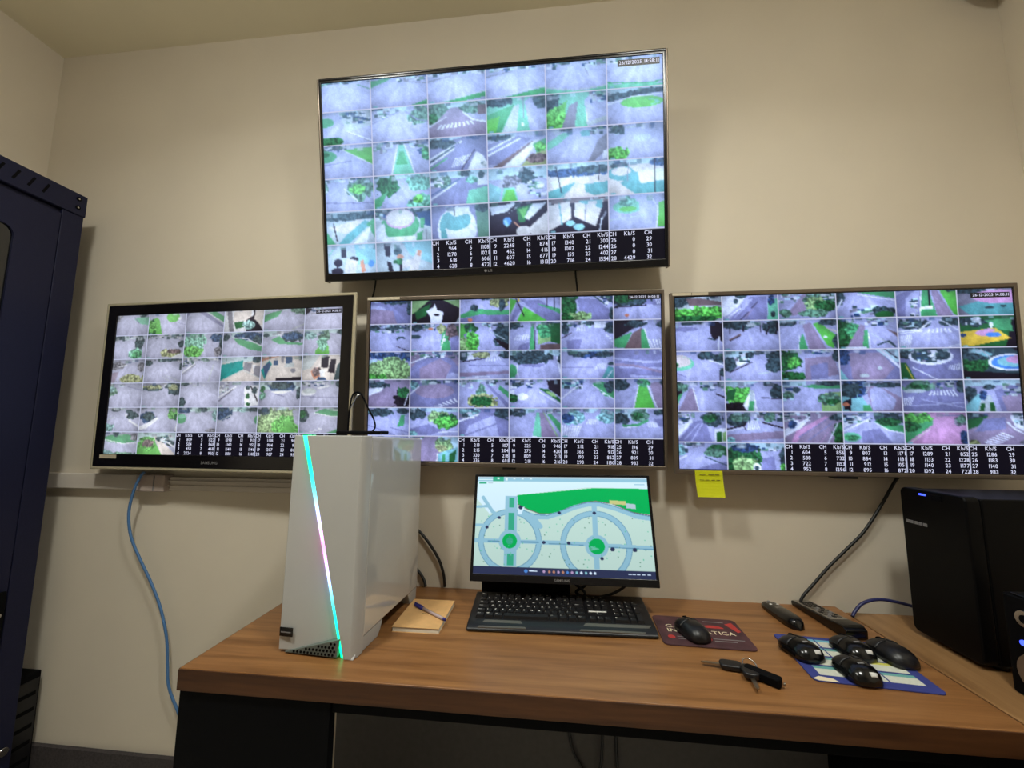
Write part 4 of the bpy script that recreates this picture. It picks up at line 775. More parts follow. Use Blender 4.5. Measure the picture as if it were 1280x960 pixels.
def key(xc, yc, wu, s='', du=1.0):
    o = bpy.data.objects.new('key', cap(wu, du)); COL.objects.link(o); o.parent = t
    o.matrix_local = KM @ Matrix.Translation((xc, yc, .001))
    if s:
        long_ = len(s) > 1
        text(leg, s, xc - wu * U / 2 + .0042, yc + .0005, .0048 if long_ else .0082, lambda a, b: tuple(KM @ Vector((a, b, .0083))), 'l', .9)
X0 = -.216
rows = [
 (.010, [('Ctrl', 1.25), ('W', 1.25), ('Alt', 1.25), ('', 6.25), ('Alt', 1.25), ('*', 1.25), ('*', 1.25), ('Ctrl', 1.25)]),
 (.010 + U, [('Shift', 1.25), ('I', 1), ('Z', 1), ('X', 1), ('C', 1), ('V', 1), ('B', 1), ('N', 1), ('M', 1), (',', 1), ('.', 1), (';', 1), ('/', 1), ('Shift', 1.75)]),
 (.010 + 2 * U, [('Caps', 1.75), ('A', 1), ('S', 1), ('D', 1), ('F', 1), ('G', 1), ('H', 1), ('J', 1), ('K', 1), ('L', 1), ('C', 1), ('-', 1), ('/', 1), ('', 1.25)]),
 (.010 + 3 * U, [('Tab', 1.5), ('Q', 1), ('W', 1), ('E', 1), ('R', 1), ('T', 1), ('Y', 1), ('U', 1), ('I', 1), ('O', 1), ('P', 1), ('-', 1), ('/', 1), ('Enter', 1.5)]),
 (.010 + 4 * U, [('-', 1), ('1', 1), ('2', 1), ('3', 1), ('4', 1), ('5', 1), ('6', 1), ('7', 1), ('8', 1), ('9', 1), ('0', 1), ('-', 1), ('+', 1), ('', 2)]),
 (.014 + 5 * U, [('Esc', 1), (None, 1), ('F1', 1), ('F2', 1), ('F3', 1), ('F4', 1), (None, .5), ('F5', 1), ('F6', 1), ('F7', 1), ('F8', 1), (None, .5), ('F9', 1), ('F10', 1), ('F11', 1), ('F12', 1)])]
for yy, ks in rows:
    x = X0
    for s, wu in ks:
        if s is not None: key(x + wu * U / 2, yy, wu, s)
        x += wu * U
XN = X0 + 15 * U + .006
for r_, ks in ((5, ('Fn', 'Fn', 'Fn')), (4, ('In', 'Ho', 'Fn')), (3, ('De', 'En', 'Fn'))):
    for k, s in enumerate(ks): key(XN + (k + .5) * U, .010 + r_ * U + (.004 if r_ == 5 else 0), 1, s)
key(XN + 1.5 * U, .010 + U, 1, 'I')
for k, s in enumerate('-I-'): key(XN + (k + .5) * U, .010, 1, s)
XP = XN + 3 * U + .006
for r_, ks in ((4, 'N/*-'), (3, '789'), (2, '456'), (1, '123')):
    for k, s in enumerate(ks): key(XP + (k + .5) * U, .010 + r_ * U, 1, s)
key(XP + 1 * U, .010, 2, '0'); key(XP + 2.5 * U, .010, 1, '.')
key(XP + 3.5 * U, .010 + 2.5 * U, 1, '+', 2.0); key(XP + 3.5 * U, .010 + .5 * U, 1, '', 2.0)
leg.build('key_legends', 'print', t)['kind'] = 'stuff'
nm = MB(); nm.m = KM
nm.box(XN + .004, XN + .050, .010 + 1.95 * U, .010 + 2.2 * U, .0015, .0022).build('name_strip', 'print', t)

# ================================================================== MICE
def mouse_pt(u, v, L, W_, H, waist, k=1.0):
    y = (u - .5) * L
    hw = W_ / 2 * max(0.0, 1 - abs(2 * u - 1) ** 3.8) ** (1 / 2.6) * (1 - waist * math.exp(-((u - .55) / .16) ** 2))
    h = H * max(0.0, 1 - abs(2 * u - .86) ** 2.6 / (1.16 ** 2.6 if u > .43 else .9 ** 2.6)) ** .55
    h = max(h, .008 if 0.02 < u < .98 else .004)
    a = PI * v
    cx, sx_ = math.cos(a), math.sin(a)
    x = -hw * math.copysign(abs(cx) ** .8, cx); z = h * abs(sx_) ** .75
    return (x * k, y * k, .002 + z * k + (k - 1) * .01)

def mouse_patch(u0, u1, v0, v1, off, args, nu=10, nv=8, thick=.0008):
    P = lambda u, v, e: tuple(Vector(mouse_pt(u, v, *args)) + e * nrm(u, v))
    def nrm(u, v):
        p = Vector(mouse_pt(u, v, *args)); du = Vector(mouse_pt(min(u + .01, .99), v, *args)) - Vector(mouse_pt(max(u - .01, .01), v, *args))
        dv = Vector(mouse_pt(u, min(v + .01, 1), *args)) - Vector(mouse_pt(u, max(v - .01, 0), *args)); n = dv.cross(du)
        n = -n if n.z < 0 else n
        return n.normalized() if n.length > 1e-9 else Vector((0, 0, 1))
    top = [P(u0 + (u1 - u0) * i / nu, v0 + (v1 - v0) * j / nv, off) for i in range(nu + 1) for j in range(nv + 1)]
    bot = [P(u0 + (u1 - u0) * i / nu, v0 + (v1 - v0) * j / nv, off - thick - .001) for i in range(nu + 1) for j in range(nv + 1)]
    n = nv + 1; mb = MB(); f = []; o = len(top)
    for i in range(nu):
        for j in range(nv):
            a = i * n + j; f.append((a, a + 1, a + n + 1, a + n)); f.append((o + a, o + a + n, o + a + n + 1, o + a + 1))
    for i in range(nu):
        for j in (0, nv):
            a = i * n + j; f.append((a, a + n, o + a + n, o + a))
    for j in range(nv):
        for i in (0, nu):
            a = i * n + j; f.append((a, a + 1, o + a + 1, o + a))
    mb.add(top + bot, f, True)
    return mb

def mouse(label, loc, rz, L=.108, W_=.064, H=.033, waist=.07, bodymat='gloss', tagged=True, group=None):
    t = thing('computer_mouse', label, 'mouse', loc, rz, group)
    args = (L, W_, H, waist)
    nu, nv = 24, 16; mb = MB()
    v = [mouse_pt(i / nu, j / nv, *args) for i in range(nu + 1) for j in range(nv + 1)]
    f = [(i * (nv + 1) + j, i * (nv + 1) + j + 1, (i + 1) * (nv + 1) + j + 1, (i + 1) * (nv + 1) + j) for i in range(nu) for j in range(nv)]
    f += [(i * (nv + 1), (i + 1) * (nv + 1), (i + 1) * (nv + 1) + nv, i * (nv + 1) + nv) for i in range(nu)]
    mb.add(v, f, True).build('shell', bodymat, t)
    mouse_patch(.56, .97, .12, .475, .0012, args).build('button', 'black', t)
    mouse_patch(.56, .97, .525, .88, .0012, args).build('button', 'black', t)
    top = mouse_pt(.78, .5, *args)
    MB().cyl((-.003, top[1], top[2] - .004), .008, .006, 'x', 14).build('scroll_wheel', 'matte', t, .001)
    if waist > .05:
        mouse_patch(.3, .7, .02, .10, .0010, args, 8, 3).build('side_grip', 'matte', t)
        mouse_patch(.3, .7, .90, .98, .0010, args, 8, 3).build('side_grip', 'matte', t)
    if tagged:
        mouse_patch(.05, .115, .50, .66, .0009, args, 3, 4).build('label', 'print', t, label='small white square label')
        lg = mouse_patch(.32, .37, .46, .54, .0008, args, 3, 4).build('emblem', 'greyprint', t)
    return t

# first mousepad with its printed lettering
t = thing('mousepad', 'maroon printed mousepad with cream lettering beside the keyboard', 'mousepad', (.356, -.205, .74), R(-2.0))
MB().prism(rrect(-.103, .103, -.074, .074, .013), .0003, .0035, 'z').build('pad_sheet', 'pad', t, .0008)
pr = MB(); put = lambda a, b: (a, b, .0038)
text(pr, 'CA', -.081, .010, .022, put, 'l', 1.15); text(pr, 'INFORMÁTICA', -.081, -.012, .0235, put, 'l', .98)
pr.build('lettering', 'cream', t)
rp = MB()
rp.prism([(.035 + .026 * math.cos(a / 10 * PI), .020 + .014 * math.sin(a / 10 * PI)) for a in range(11)], .0036, .0039, 'z')
rp.prism([(.07, .045), (.09, .055), (.097, .01), (.088, .004)], .0036, .0039, 'z')
for cx in (-.078, .006): rp.cyl((cx, -.038, .0036), .0085, .0003, n=14)
rp.build('red_print', 'padred', t)
gp = MB()
for x, wd, yy in ((-.064, .03, -.036), (-.064, .055, -.046), (.018, .07, -.036), (.018, .05, -.046), (.02, .05, .052)): gp.box(x, x + wd, yy, yy + .003, .0036, .0038)
gp.build('small_print', 'greyprint', t)
mouse('smooth black mouse resting on the maroon mousepad', (.329, -.226, .7435), R(18), .096, .057, .031, .03, 'black', False)
# second mousepad: blue border round a calendar print
cal = thing('mousepad', 'blue bordered mousepad with a coloured calendar print under the four spare mice', 'mousepad', (.633, -.297, .74), R(-5))
bp = MB().prism(rrect(-.113, .113, -.094, .094, .010), .0003, .0030, 'z'); M['padblue'] = mat('mousepad_blue', (50, 58, 128), .7, var=.08, vscale=40)
bp.build('pad_sheet', 'padblue', cal, .0006)
cells = {'white': [], 'cyan': [], 'yellow': [], 'red': [], 'teal': []}
ci = 0
M['p_white'] = mat('print_cell_white', (206, 208, 192), .7, var=.05, vscale=200)
M['p_cyan'] = mat('print_cell_cyan', (110, 176, 196), .7); M['p_yellow'] = mat('print_cell_yellow', (206, 204, 96), .7)
M['p_red'] = mat('print_cell_red', (196, 104, 92), .7); M['p_teal'] = mat('print_cell_teal', (104, 164, 158), .7)
heads = ['cyan', 'cyan', 'yellow', 'teal', 'teal', 'cyan', 'teal', 'red', 'yellow', 'teal', 'red', 'teal']
for r_ in range(4):
    for k in range(3):
        x = -.092 + k * .0625; y = .046 - r_ * .0395
        hd = heads[r_ * 3 + k]
        MB().box(x, x + .059, y + .024, y + .0335, .0031, .0034).build('month_heading', 'p_' + hd, cal)
        MB().box(x, x + .059, y, y + .0238, .0031, .0034).build('month_panel', 'p_white', cal)
MB().prism([(-.112, -.088), (-.104, -.0935), (-.068, -.0935), (-.074, -.083), (-.098, -.078)], .0028, .0033, 'z').build('worn_corner', 'cream', cal)
MG = 'spare mice on the blue mousepad'
PZ = .7432
mouse('glossy black gaming mouse at the left edge of the blue mousepad, nearest the remotes', (.543, -.283, PZ), R(14), .088, .064, .030, group=MG)
mouse('black gaming mouse at the back of the blue mousepad, touching the smooth mouse', (.659, -.268, PZ), R(8), .086, .063, .029, group=MG)
mouse('glossy black gaming mouse nearest the front edge of the blue mousepad', (.607, -.356, PZ), R(4), .084, .062, .029, group=MG)
mouse('rounded black office mouse at the right of the blue mousepad', (.730, -.280, PZ), R(8), .094, .062, .031, .02, 'black', False, MG)

# ================================================================== REMOTES
t = thing('remote_control', 'short rounded black remote control at the back of the desk', 'remote', (.603, -.092, .7405), R(3))
args = (.155, .046, .026, .0)
nu, nv = 24, 14
v = []
for i in range(nu + 1):
    u = i / nu
    hw = .0225 * max(0, 1 - abs(2 * u - 1) ** 5) ** .5; h = (.026 - .012 * u) * max(0.0, 1 - abs(2 * u - 1) ** 6) ** .5 + .002
    for j in range(nv + 1):
        a = PI * j / nv; cx, sx_ = math.cos(a), math.sin(a)
        v.append((-hw * math.copysign(abs(cx) ** .6, cx), (u - .5) * .155, h * abs(sx_) ** .6))
f = [(i * (nv + 1) + j, i * (nv + 1) + j + 1, (i + 1) * (nv + 1) + j + 1, (i + 1) * (nv + 1) + j) for i in range(nu) for j in range(nv)]
f += [(i * (nv + 1), (i + 1) * (nv + 1), (i + 1) * (nv + 1) + nv, i * (nv + 1) + nv) for i in range(nu)]
MB().add(v, f, True).build('shell', 'gloss', t)
MB().cyl((0, .005, .0185), .012, .003, n=20).build('navigation_ring', 'kbtrim', t, .001)
for x, y in ((-.009, .032), (.009, .032), (-.009, .045), (.009, .045), (0, .058)):
    MB().cyl((x, y, .0140 if y > .04 else .016), .0036, .0035, n=12).build('button', 'print' if y == .032 else 'greyprint', t)
t = thing('remote_control', 'long grey-faced remote control with a glossy black near end beside the return desk', 'remote', (.707, -.105, .7405), R(5))
MB().prism([(-.098, .003), (-.092, .0), (.096, .0), (.1, .004), (.1, .013), (-.04, .024), (-.085, .030), (-.098, .022)], -.026, .026).build('shell', 'gloss', t, .004, 3)
MB().add([(-.022, -.045, .0252), (.022, -.045, .0252), (.022, .094, .0142), (-.022, .094, .0142), (-.022, -.045, .0242), (.022, -.045, .0242), (.022, .094, .0128), (-.022, .094, .0128)],
         [(0, 1, 2, 3), (7, 6, 5, 4), (0, 4, 5, 1), (1, 5, 6, 2), (2, 6, 7, 3), (3, 7, 4, 0)]).build('face_plate', 'remotegrey', t)
for r_ in range(8):
    for k in range(3):
        y = -.032 + r_ * .0145
        MB().box(-.017 + k * .0125, -.0085 + k * .0125, y, y + .008, .0235 - (y + .045) * .079, .0266 - (y + .045) * .079).build('button', ('greyprint', 'black', 'kbtrim')[(r_ * 2 + k) % 3 if r_ < 5 else 1], t)

# ================================================================== KEYS
t = thing('key_bunch', 'bunch of black-headed keys with a small black fob on the bare desk', 'keys', (.380, -.375, .7402), 0)
def keyhead(x, y, rz, s=1.0):
    m = MB(); m.m = Matrix.Translation((x, y, 0)) @ Matrix.Rotation(R(rz), 4, 'Z') @ Matrix.Scale(s, 4)
    return m
k1 = keyhead(-.016, .018, 172)
h1 = k1.prism(rrect(-.022, .022, -.0135, .0135, .010), .003, .013, 'z').build('key_head', 'black', t, .003)
k1b = keyhead(-.016, .018, 172); k1b.prism([(.018, -.004), (.052, -.003), (.058, .0), (.052, .004), (.018, .004)], .006, .0085, 'z').build('key_blade', 'keysteel', h1)
k2 = keyhead(.010, -.008, 260)
h2 = k2.prism(rrect(-.020, .020, -.015, .015, .010), .006, .017, 'z').build('key_head', 'black', t, .003)
k2b = keyhead(.010, -.008, 260); k2b.prism([(.016, -.004), (.048, -.0035), (.054, .0), (.048, .0035), (.016, .004)], .007, .0095, 'z').build('key_blade', 'keysteel', h2)
k3 = keyhead(.030, -.016, 318); k3.prism(rrect(-.033, .033, -.0105, .0105, .006), .001, .018, 'z').build('fob', 'matte', t, .003)
k4 = keyhead(.058, -.041, 318); k4.cyl((-.001, 0, .010), .003, .003, 'x', 10).build('fob_pin', 'keysteel', t)
MB().tube([(.022 + .013 * math.cos(a * PI / 8), .020 + .013 * math.sin(a * PI / 8), .010 + .006 * math.sin(a * PI / 8)) for a in range(17)], .0012, 6).build('key_ring', 'chrome', t)

# ================================================================== NOTEBOOK AND PEN
t = thing('notebook', 'kraft-covered notebook lying on the desk beside the white computer', 'notebook', (-.343, -.208, .74), R(.5))
MB().box(-.0585, .0585, -.080, .080, .0005, .0115).build('page_block', 'paper', t, .0006)
MB().box(-.0595, .0595, -.082, .082, .0116, .0125).build('front_cover', 'kraft', t, .0003)
MB().box(-.0595, .0595, -.082, .082, 0, .0005).build('back_cover', 'kraft', t)
nk = MB(); nk.box(-.008, .004, -.008, -.005, .0126, .0128).build('cover_mark', 'ink', t)
t = thing('ballpoint_pen', 'blue capped clear ballpoint pen lying across the kraft notebook', 'pen', (-.331, -.212, .7568), R(-36))
MB().tube([(-.030, 0, 0), (.058, 0, 0)], .0040, 8, False).build('barrel', 'clearpen', t)
cp = MB().tube([(-.068, 0, 0), (-.060, 0, 0), (-.028, 0, 0)], [.0030, .0046, .0046], 10, False).build('cap', 'blueplastic', t)
MB().box(-.066, -.030, -.0012, .0012, .004, .0066).build('clip', 'blueplastic', cp)
MB().tube([(.058, 0, 0), (.066, 0, 0)], .0036, 8, False).build('end_plug', 'blueplastic', t)
MB().tube([(-.028, 0, 0), (.056, 0, 0)], .0042, 8, False)

# ================================================================== WHITE TOWER
t = thing('desktop_computer', 'white tower computer with a diagonal glowing light strip on its front', 'computer', (-.523, -.414, .74), R(-4.0))
TWD = .092
MB().prism([(.035, .030), (.334, .030), (.334, .468), (.035, .478)], -TWD + .001, TWD - .004).build('case_body', 'white', t, .004)
MB().prism([(.037, .034), (.330, .034), (.330, .464), (.037, .474)], TWD - .004, TWD).build('side_panel', 'sidewhite', t, .0015)
# front panels either side of the strip: strip runs from upper left to lower right
sx0, sx1 = -.062, .061
MB().add([(-TWD, 0, .006), (sx1 - .004, .016, .006), (sx0 - .004, .010, .479), (-TWD + .002, .004, .479),
          (-TWD, .036, .006), (sx1 - .004, .036, .006), (sx0 - .004, .036, .479), (-TWD + .002, .036, .479)],
         [(0, 1, 2, 3), (7, 6, 5, 4), (0, 4, 5, 1), (1, 5, 6, 2), (2, 6, 7, 3), (3, 7, 4, 0)]).build('front_panel', 'white', t, .002)
MB().add([(sx1 + .005, 0, 0), (TWD - .010, 0, 0), (TWD - .010, .002, .479), (sx0 + .005, .002, .479),
          (sx1 + .005, .036, 0), (TWD, .036, 0), (TWD, .036, .479), (sx0 + .005, .036, .479), (TWD, .012, .0), (TWD, .014, .479)],
         [(0, 1, 2, 3), (7, 6, 5, 4), (0, 4, 5, 8, 1), (1, 8, 9, 2), (8, 5, 6, 9), (2, 9, 6, 7, 3), (3, 7, 4, 0)]).build('front_panel', 'white', t, .002)
# light strip with its run of colours
NS = 60
stops = [(0, (60, 255, 170)), (.12, (0, 235, 150)), (.24, (60, 225, 220)), (.34, (160, 200, 255)), (.44, (235, 190, 255)), (.52, (255, 130, 220)), (.6, (225, 170, 255)), (.7, (140, 200, 255)), (.82, (20, 225, 190)), (1, (0, 240, 140))]
def grad(s):
    for (a, ca), (b, cb) in zip(stops[:-1], stops[1:]):
        if s <= b:
            k = (s - a) / (b - a); return [ca[i] + (cb[i] - ca[i]) * k for i in range(3)]
    return stops[-1][1]
v = []; f = []
for k in range(NS + 1):
    s = k / NS; x = sx0 + (sx1 - sx0) * s; z = .4785 * (1 - s) + .001; wl = .0062 - .0038 * s
    v += [(x - wl, .004, z), (x + wl, .003, z), (x - wl, .034, z), (x + wl, .034, z)]
for k in range(NS):
    a = 4 * k; f += [(a, a + 4, a + 5, a + 1), (a, a + 2, a + 6, a + 4), (a + 1, a + 5, a + 7, a + 3)]
me = bpy.data.meshes.new('light_strip'); me.from_pydata(v, [], f)
at = me.color_attributes.new('col', 'FLOAT_COLOR', 'POINT')
for k in range(NS + 1):
    for j in range(4): at.data[4 * k + j].color = (*lin(grad(k / NS)), 1)
obj('light_strip', me, 'strip', t)
vent = MB(); vent.prism([(-.075, .004), (.052, .004), (.055, .040)], -.002, .014, 'y').build('vent_mesh', 'mesh', t)
hx = MB()
for i in range(14):
    for j in range(4):
        x = -.06 + i * .0085 + (j % 2) * .004; z = .008 + j * .0075
        if z < .004 + (x + .07) * .265 and x < .05: hx.cyl((x, -.0032, z), .0028, .001, 'y', 6)
hx.build('vent_holes', 'matte', t)
MB().prism([(.0, .0), (.105, .0), (.118, .012), (.128, .032), (.03, .032)], TWD - .026, TWD - .002).build('front_foot', 'white', t, .002)
MB().prism([(.04, .0), (.105, .0), (.118, .012), (.128, .032), (.03, .032)], -TWD + .002, -TWD + .026).build('front_foot', 'white', t, .002)
MB().prism([(.288, .0), (.328, .0), (.332, .032), (.272, .032)], TWD - .026, TWD - .002).build('rear_foot', 'white', t, .002)
MB().prism([(.288, .0), (.328, .0), (.332, .032), (.272, .032)], -TWD + .002, -TWD + .026).build('rear_foot', 'white', t, .002)
MB().box(-TWD + .02, TWD - .03, .06, .32, .012, .030).build('underside_filter', 'matte', t)
sk = MB().box(-.090, -.057, -.0030, -.0012, .036, .055).build('maker_sticker', 'gloss', t, .0008)
MB().box(-.086, -.062, -.0034, -.0031, .044, .0465).build('sticker_print', 'greyprint', sk)

# ---- flat black gadget with wire loops lying on the white tower
t = thing('wire_stand', 'flat black gadget with bent wire loop lying on top of the white computer', 'gadget', (-.545, -.2, 1.2195), 0)
MB().box(-.065, .065, -.03, .03, 0, .010).build('base_plate', 'matte', t, .003)
MB().tube([(-.045, 0, .008), (-.044, 0, .06), (-.038, 0, .108), (-.024, 0, .121), (-.008, 0, .112), (.012, 0, .075), (.030, 0, .045), (.036, 0, .022), (.028, 0, .008)], .0025, 8).build('wire_loop', 'matte', t)
MB().tube([(-.044, .004, .075), (-.03, .012, .110), (-.02, .02, .118)], .0022, 8).build('wire_loop', 'chrome', t)

# ================================================================== BLACK COMPUTER ON THE RIGHT
t = thing('desktop_computer', 'plain black tower computer on the right return desk below the television', 'computer', (.885, -.226, .74), 0)
MB().box(.030, .43, -.084, .084, .012, .352).build('case_body', 'pcblack', t, .004)
MB().prism(rrect(-.084, .084, .010, .356, .014), .0, .030, 'x').build('front_panel', 'pcblack', t, .004)
MB().box(-.0022, -.0002, .010, .026, .343, .347).build('power_light', 'blueled', t)
MB().box(-.0022, -.0002, -.03, -.006, .336, .348).build('button', 'matte', t)
lt = MB()
for k, wd in enumerate((.010, .007, .009, .008, .010)): lt.box(-.0016, -.0002, .070 - k * .0115 - wd, .070 - k * .0115, .270, .277)
lt.build('badge_print', 'greyprint', t)
for x in (.05, .39):
    for y in (-.06, .06): MB().cyl((x, y, 0), .014, .013).build('foot', 'black', t)

# ---- small speaker in front of it
t = thing('speaker', 'small black desktop speaker at the right edge with a blue light', 'speaker', (.925, -.415, .74), 0)
MB().prism(rrect(-.045, .045, -.055, .055, .012), 0, .182, 'z').build('cabinet', 'matte', t, .004)
def disc(y, z, r, m, nm, x=-.0475, par=None, rz_=1.0):
    q = MB(); n = 20
    vv = [(x + d, y + r * math.cos(2 * PI * k / n), z + r * rz_ * math.sin(2 * PI * k / n)) for d in (0, .004) for k in range(n)]
    q.add(vv, [(k, (k + 1) % n, n + (k + 1) % n, n + k) for k in range(n)] + [tuple(range(n)), tuple(range(n, 2 * n))[::-1]])
    return q.build(nm, m, par or t, .0008)
disc(.012, .145, .017, 'chrome', 'tweeter', rz_=.9)
disc(.012, .145, .008, 'matte', 'tweeter_dome', -.0490)
disc(.0, .05, .036, 'brown', 'woofer'); disc(.0, .05, .013, 'matte', 'woofer_cap', -.0490)
disc(.02, .100, .005, 'blueled', 'power_light', -.0480)
MB().box(-.04, .04, -.04, .04, .1825, .186).build('top_cap', 'black', t, .002)

# ================================================================== RACK
t = thing('server_rack', 'tall dark navy network rack with glazed door against the left wall', 'rack', (-1.865, -.435, 0), 0)
FX = .165; YN = .340; ZT = 2.071                       # front plane x, far side y, top z (local)
MB().box(-.160, FX - .012, -.34, .340, .06, ZT - .080).build('cabinet_body', 'navy', t, .003)
MB().box(-.161, FX + .004, -.344, .344, ZT - .079, ZT).build('top_cap', 'navy', t, .004)
for y0, y1 in ((.278, .3405), (-.3405, -.278)):
    MB().box(FX - .0118, FX, y0, y1, .06, ZT - .0795).build('corner_post', 'navy', t, .002)
MB().box(FX - .0118, FX, -.277, .277, .06, .14).build('lower_rail', 'navy', t, .002)
# door with a rounded window opening
dz0, dz1 = .145, ZT - .098; wy0, wy1, wz0, wz1 = -.175, .166, .35, 1.867
O = [(-.274, dz0), (.274, dz0), (.274, dz1), (-.274, dz1)]
inner = rrect(wy0, wy1, wz0, wz1, .03, 6); no = len(inner)
dm = MB()
for x in (FX - .010, FX + .001):
    pass
bm = bmesh.new()
def loop_edges(pts, x):
    vs_ = [bm.verts.new((x, p[0], p[1])) for p in pts]
    return [bm.edges.new((vs_[i], vs_[(i + 1) % len(vs_)])) for i in range(len(vs_))]
ed = loop_edges(O, FX + .001) + loop_edges(inner, FX + .001)
bmesh.ops.triangle_fill(bm, edges=ed, use_beauty=True, use_dissolve=False)
ex = bmesh.ops.extrude_face_region(bm, geom=list(bm.faces))
for g in ex['geom']:
    if isinstance(g, bmesh.types.BMVert): g.co.x -= .0105
bmesh.ops.recalc_face_normals(bm, faces=bm.faces)
dme = bpy.data.meshes.new('door'); bm.to_mesh(dme); bm.free()
door = obj('door', dme, 'navy', t)
MB().prism(rrect(wy0 - .01, wy1 + .01, wz0 - .01, wz1 + .01, .03, 6), FX - .0088, FX - .005, 'x').build('door_glass', 'glass', door)
gs = MB(); 
hd = MB().box(FX + .0015, FX + .012, .232, .268, .59, .73).build('handle', 'matte', door, .003)
MB().cyl((FX + .012, .252, .662), .007, .004, 'x', 12).build('lock', 'chrome', hd)
for k in range(13):                                     # slanted vent slots in the top cap
    y = .224 - k * .0377
    m = MB(); m.m = Matrix.Translation((FX + .0042, y, ZT - .038)) @ Matrix.Rotation(R(-22), 4, 'X')
    m.box(-.001, .0006, -.0035, .0035, -.019, .019).build('vent_slot', 'matte', t)
for z in (ZT - .021, ZT - .053):
    for y in (.316, -.316):
        MB().cyl((FX + .0035, y, z), .0075, .003, 'x', 12).build('screw', 'matte', t); MB().cyl((FX + .0060, y, z), .003, .0015, 'x', 10).build('screw_socket', 'chrome', t)
MB().cyl((FX - .0005, .315, .24), .012, .010, 'x', 14).build('latch', 'chrome', t)
for x in (-.11, .11):
    for y in (-.28, .28):
        c_ = MB().cyl((x, y - .012, .03), .029, .024, 'y', 16).build('caster_wheel', 'matte', t)
        MB().box(x - .02, x + .02, y - .016, y + .016, .052, .0605).build('caster_plate', 'chrome', t)
# black floor box behind the rack
t = thing('power_unit', 'black floor-standing box in the gap between rack and wall', 'power unit', (-1.864, -.06, 0), R(0))
MB().box(-.12, .132, -.026, .042, .012, .420).build('housing', 'matte', t, .004)
MB().box(.1322, .134, -.020, .036, .03, .40).build('side_grille', 'black', t)
for k in range(6): MB().box(.1342, .135, -.014, .030, .10 + k * .05, .112 + k * .05).build('slot', 'matte', t)
MB().box(.120,   .1335, -.0285, -.0262, .375, .388).build('corner_clip', 'chrome', t)
for x in (-.09, .1):
    for y in (-.008, .025): MB().cyl((x, y, 0), .012, .012).build('foot', 'black', t)

# ================================================================== CABLES
def cable(name, label, pts, r, m):
    mb = MB(); mb.tube(pts, r, 8)
    return tag(mb.build(name, m), label, 'cable')
cable('network_cable', 'pale blue network cable hanging from the duct to behind the desk',
      [(-1.392, -.05, 1.085), (-1.402, -.052, 1.072), (-1.425, -.05, 1.02), (-1.440, -.045, .945), (-1.428, -.04, .870), (-1.393, -.035, .80), (-1.345, -.03, .72), (-1.300, -.03, .64), (-1.268, -.03, .55), (-1.255, -.03, .467), (-1.245, -.03, .41), (-1.215, -.03, .354), (-1.16, -.028, .28), (-1.02, -.03, .21), (-.85, -.03, .195)], .0042, 'bluecable')
cable('black_cable', 'black cable running from the rightmost television down to the desk',
      [(.985, -.022, 1.108), (.972, -.02, 1.099), (.93, -.018, 1.03), (.88, -.016, .955), (.829, -.016, .903), (.775, -.016, .85), (.73, -.016, .80), (.700, -.018, .768), (.690, -.02, .746)], .0042, 'cable')
cable('usb_cable', 'dark blue cable arching over the return desk to the black computer',
      [(.790, -.075, .744), (.800, -.07, .754), (.825, -.065, .775), (.868, -.06, .785), (.92, -.055, .778), (.965, -.05, .766), (1.02, -.05, .752), (1.08, -.06, .746)], .0042, 'navycable')
cable('power_cable', 'black power cable curving down behind the white computer',
      [(-.448, -.006, .918), (-.425, -.012, .903), (-.395, -.014, .87), (-.366, -.014, .827), (-.350, -.014, .785), (-.345, -.012, .746)], .0045, 'cable')
cable('power_cable', 'short black cable tip at the foot of the white computer',
      [(-.446, -.008, .80), (-.43, -.01, .785), (-.414, -.012, .765), (-.405, -.018, .7455)], .0045, 'cable')
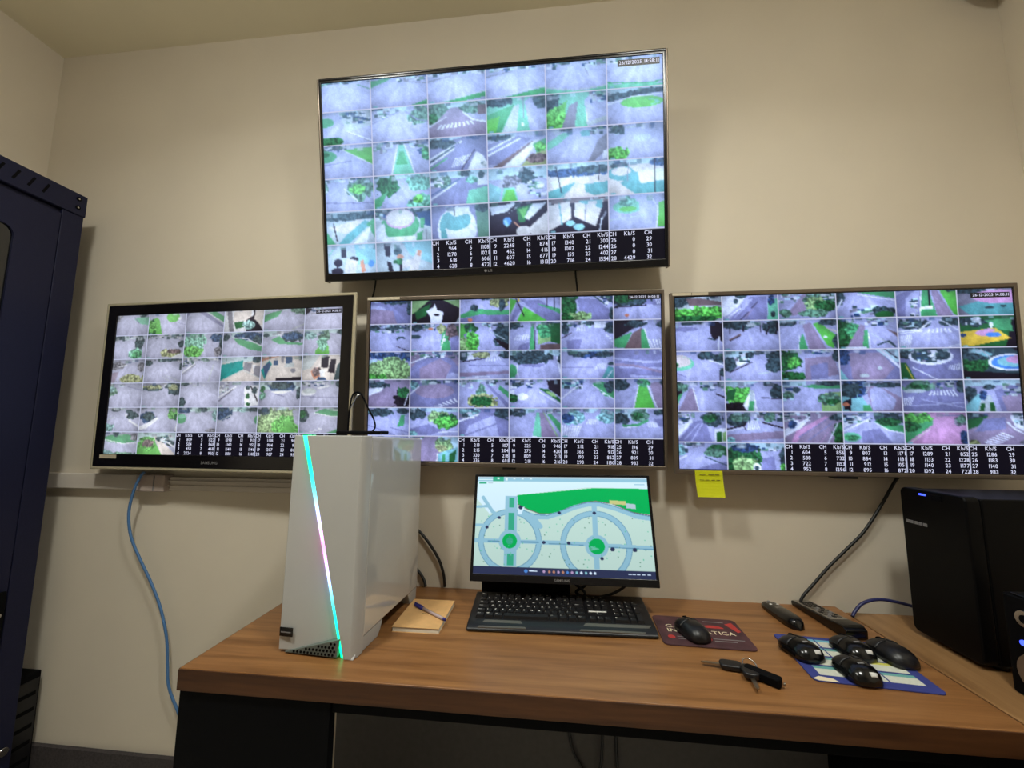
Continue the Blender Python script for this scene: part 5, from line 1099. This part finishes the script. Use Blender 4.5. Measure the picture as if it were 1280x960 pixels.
cable('signal_cable', 'thin black cable between the topmost and the leftmost television',
      [(-.612, -.03, 1.78), (-.614, -.02, 1.745), (-.622, -.012, 1.71), (-.632, -.012, 1.66), (-.634, -.012, 1.55), (-.630, -.012, 1.35)], .003, 'cable')
cable('signal_cable', 'thin black cable hanging between the topmost and the middle television',
      [(.070, -.03, 1.78), (.072, -.02, 1.74), (.077, -.014, 1.69), (.078, -.014, 1.60), (.075, -.014, 1.5)], .003, 'cable')
cable('monitor_cable', 'black cable coiled behind the right of the small monitor',
      [(.10, -.04, .80), (.085, -.035, .775), (.06, -.035, .757), (.09, -.05, .748), (.13, -.04, .749), (.17, -.03, .757), (.205, -.02, .775), (.215, -.016, .80)], .004, 'cable')
cable('monitor_cable', 'black cable drooping from the middle of the small monitor',
      [(.05, -.045, .795), (.06, -.045, .782), (.085, -.05, .762), (.07, -.06, .748), (.03, -.06, .746)], .004, 'cable')
cable('hanging_cable', 'black cable slanting down under the desk, leftmost of three',
      [(.02, -.046, .69), (.025, -.046, .50), (.040, -.046, .355), (.066, -.046, .30), (.10, -.046, .24), (.14, -.046, .16)], .004, 'cable')
cable('hanging_cable', 'black cable hanging under the desk, middle one of three',
      [(.14, -.058, .69), (.13, -.058, .50), (.125, -.058, .345), (.112, -.058, .26), (.10, -.058, .15)], .004, 'cable')
cable('hanging_cable', 'black cable hanging straight under the desk, rightmost of three',
      [(.17, -.046, .69), (.168, -.046, .50), (.166, -.046, .345), (.170, -.046, .26), (.172, -.046, .15)], .004, 'cable')

# brown dome high in the right corner
t = thing('ceiling_dome', 'small brown rounded dome high in the right corner of the wall', 'sensor', (1.355, -.075, CEIL), 0)
MB().cyl((0, 0, -.10), .03, .099).build('stem', 'brown', t)
v = []; n = 20
for i in range(9):
    a = PI / 2 * i / 8
    v += [(.060 * math.cos(a) * math.cos(2 * PI * k / n), .060 * math.cos(a) * math.sin(2 * PI * k / n), -.11 - .055 * math.sin(a)) for k in range(n)]
f = [(i * n + k, i * n + (k + 1) % n, (i + 1) * n + (k + 1) % n, (i + 1) * n + k) for i in range(8) for k in range(n)]
MB().add(v, f + [tuple(range(n))], True).build('dome', 'brown', t)
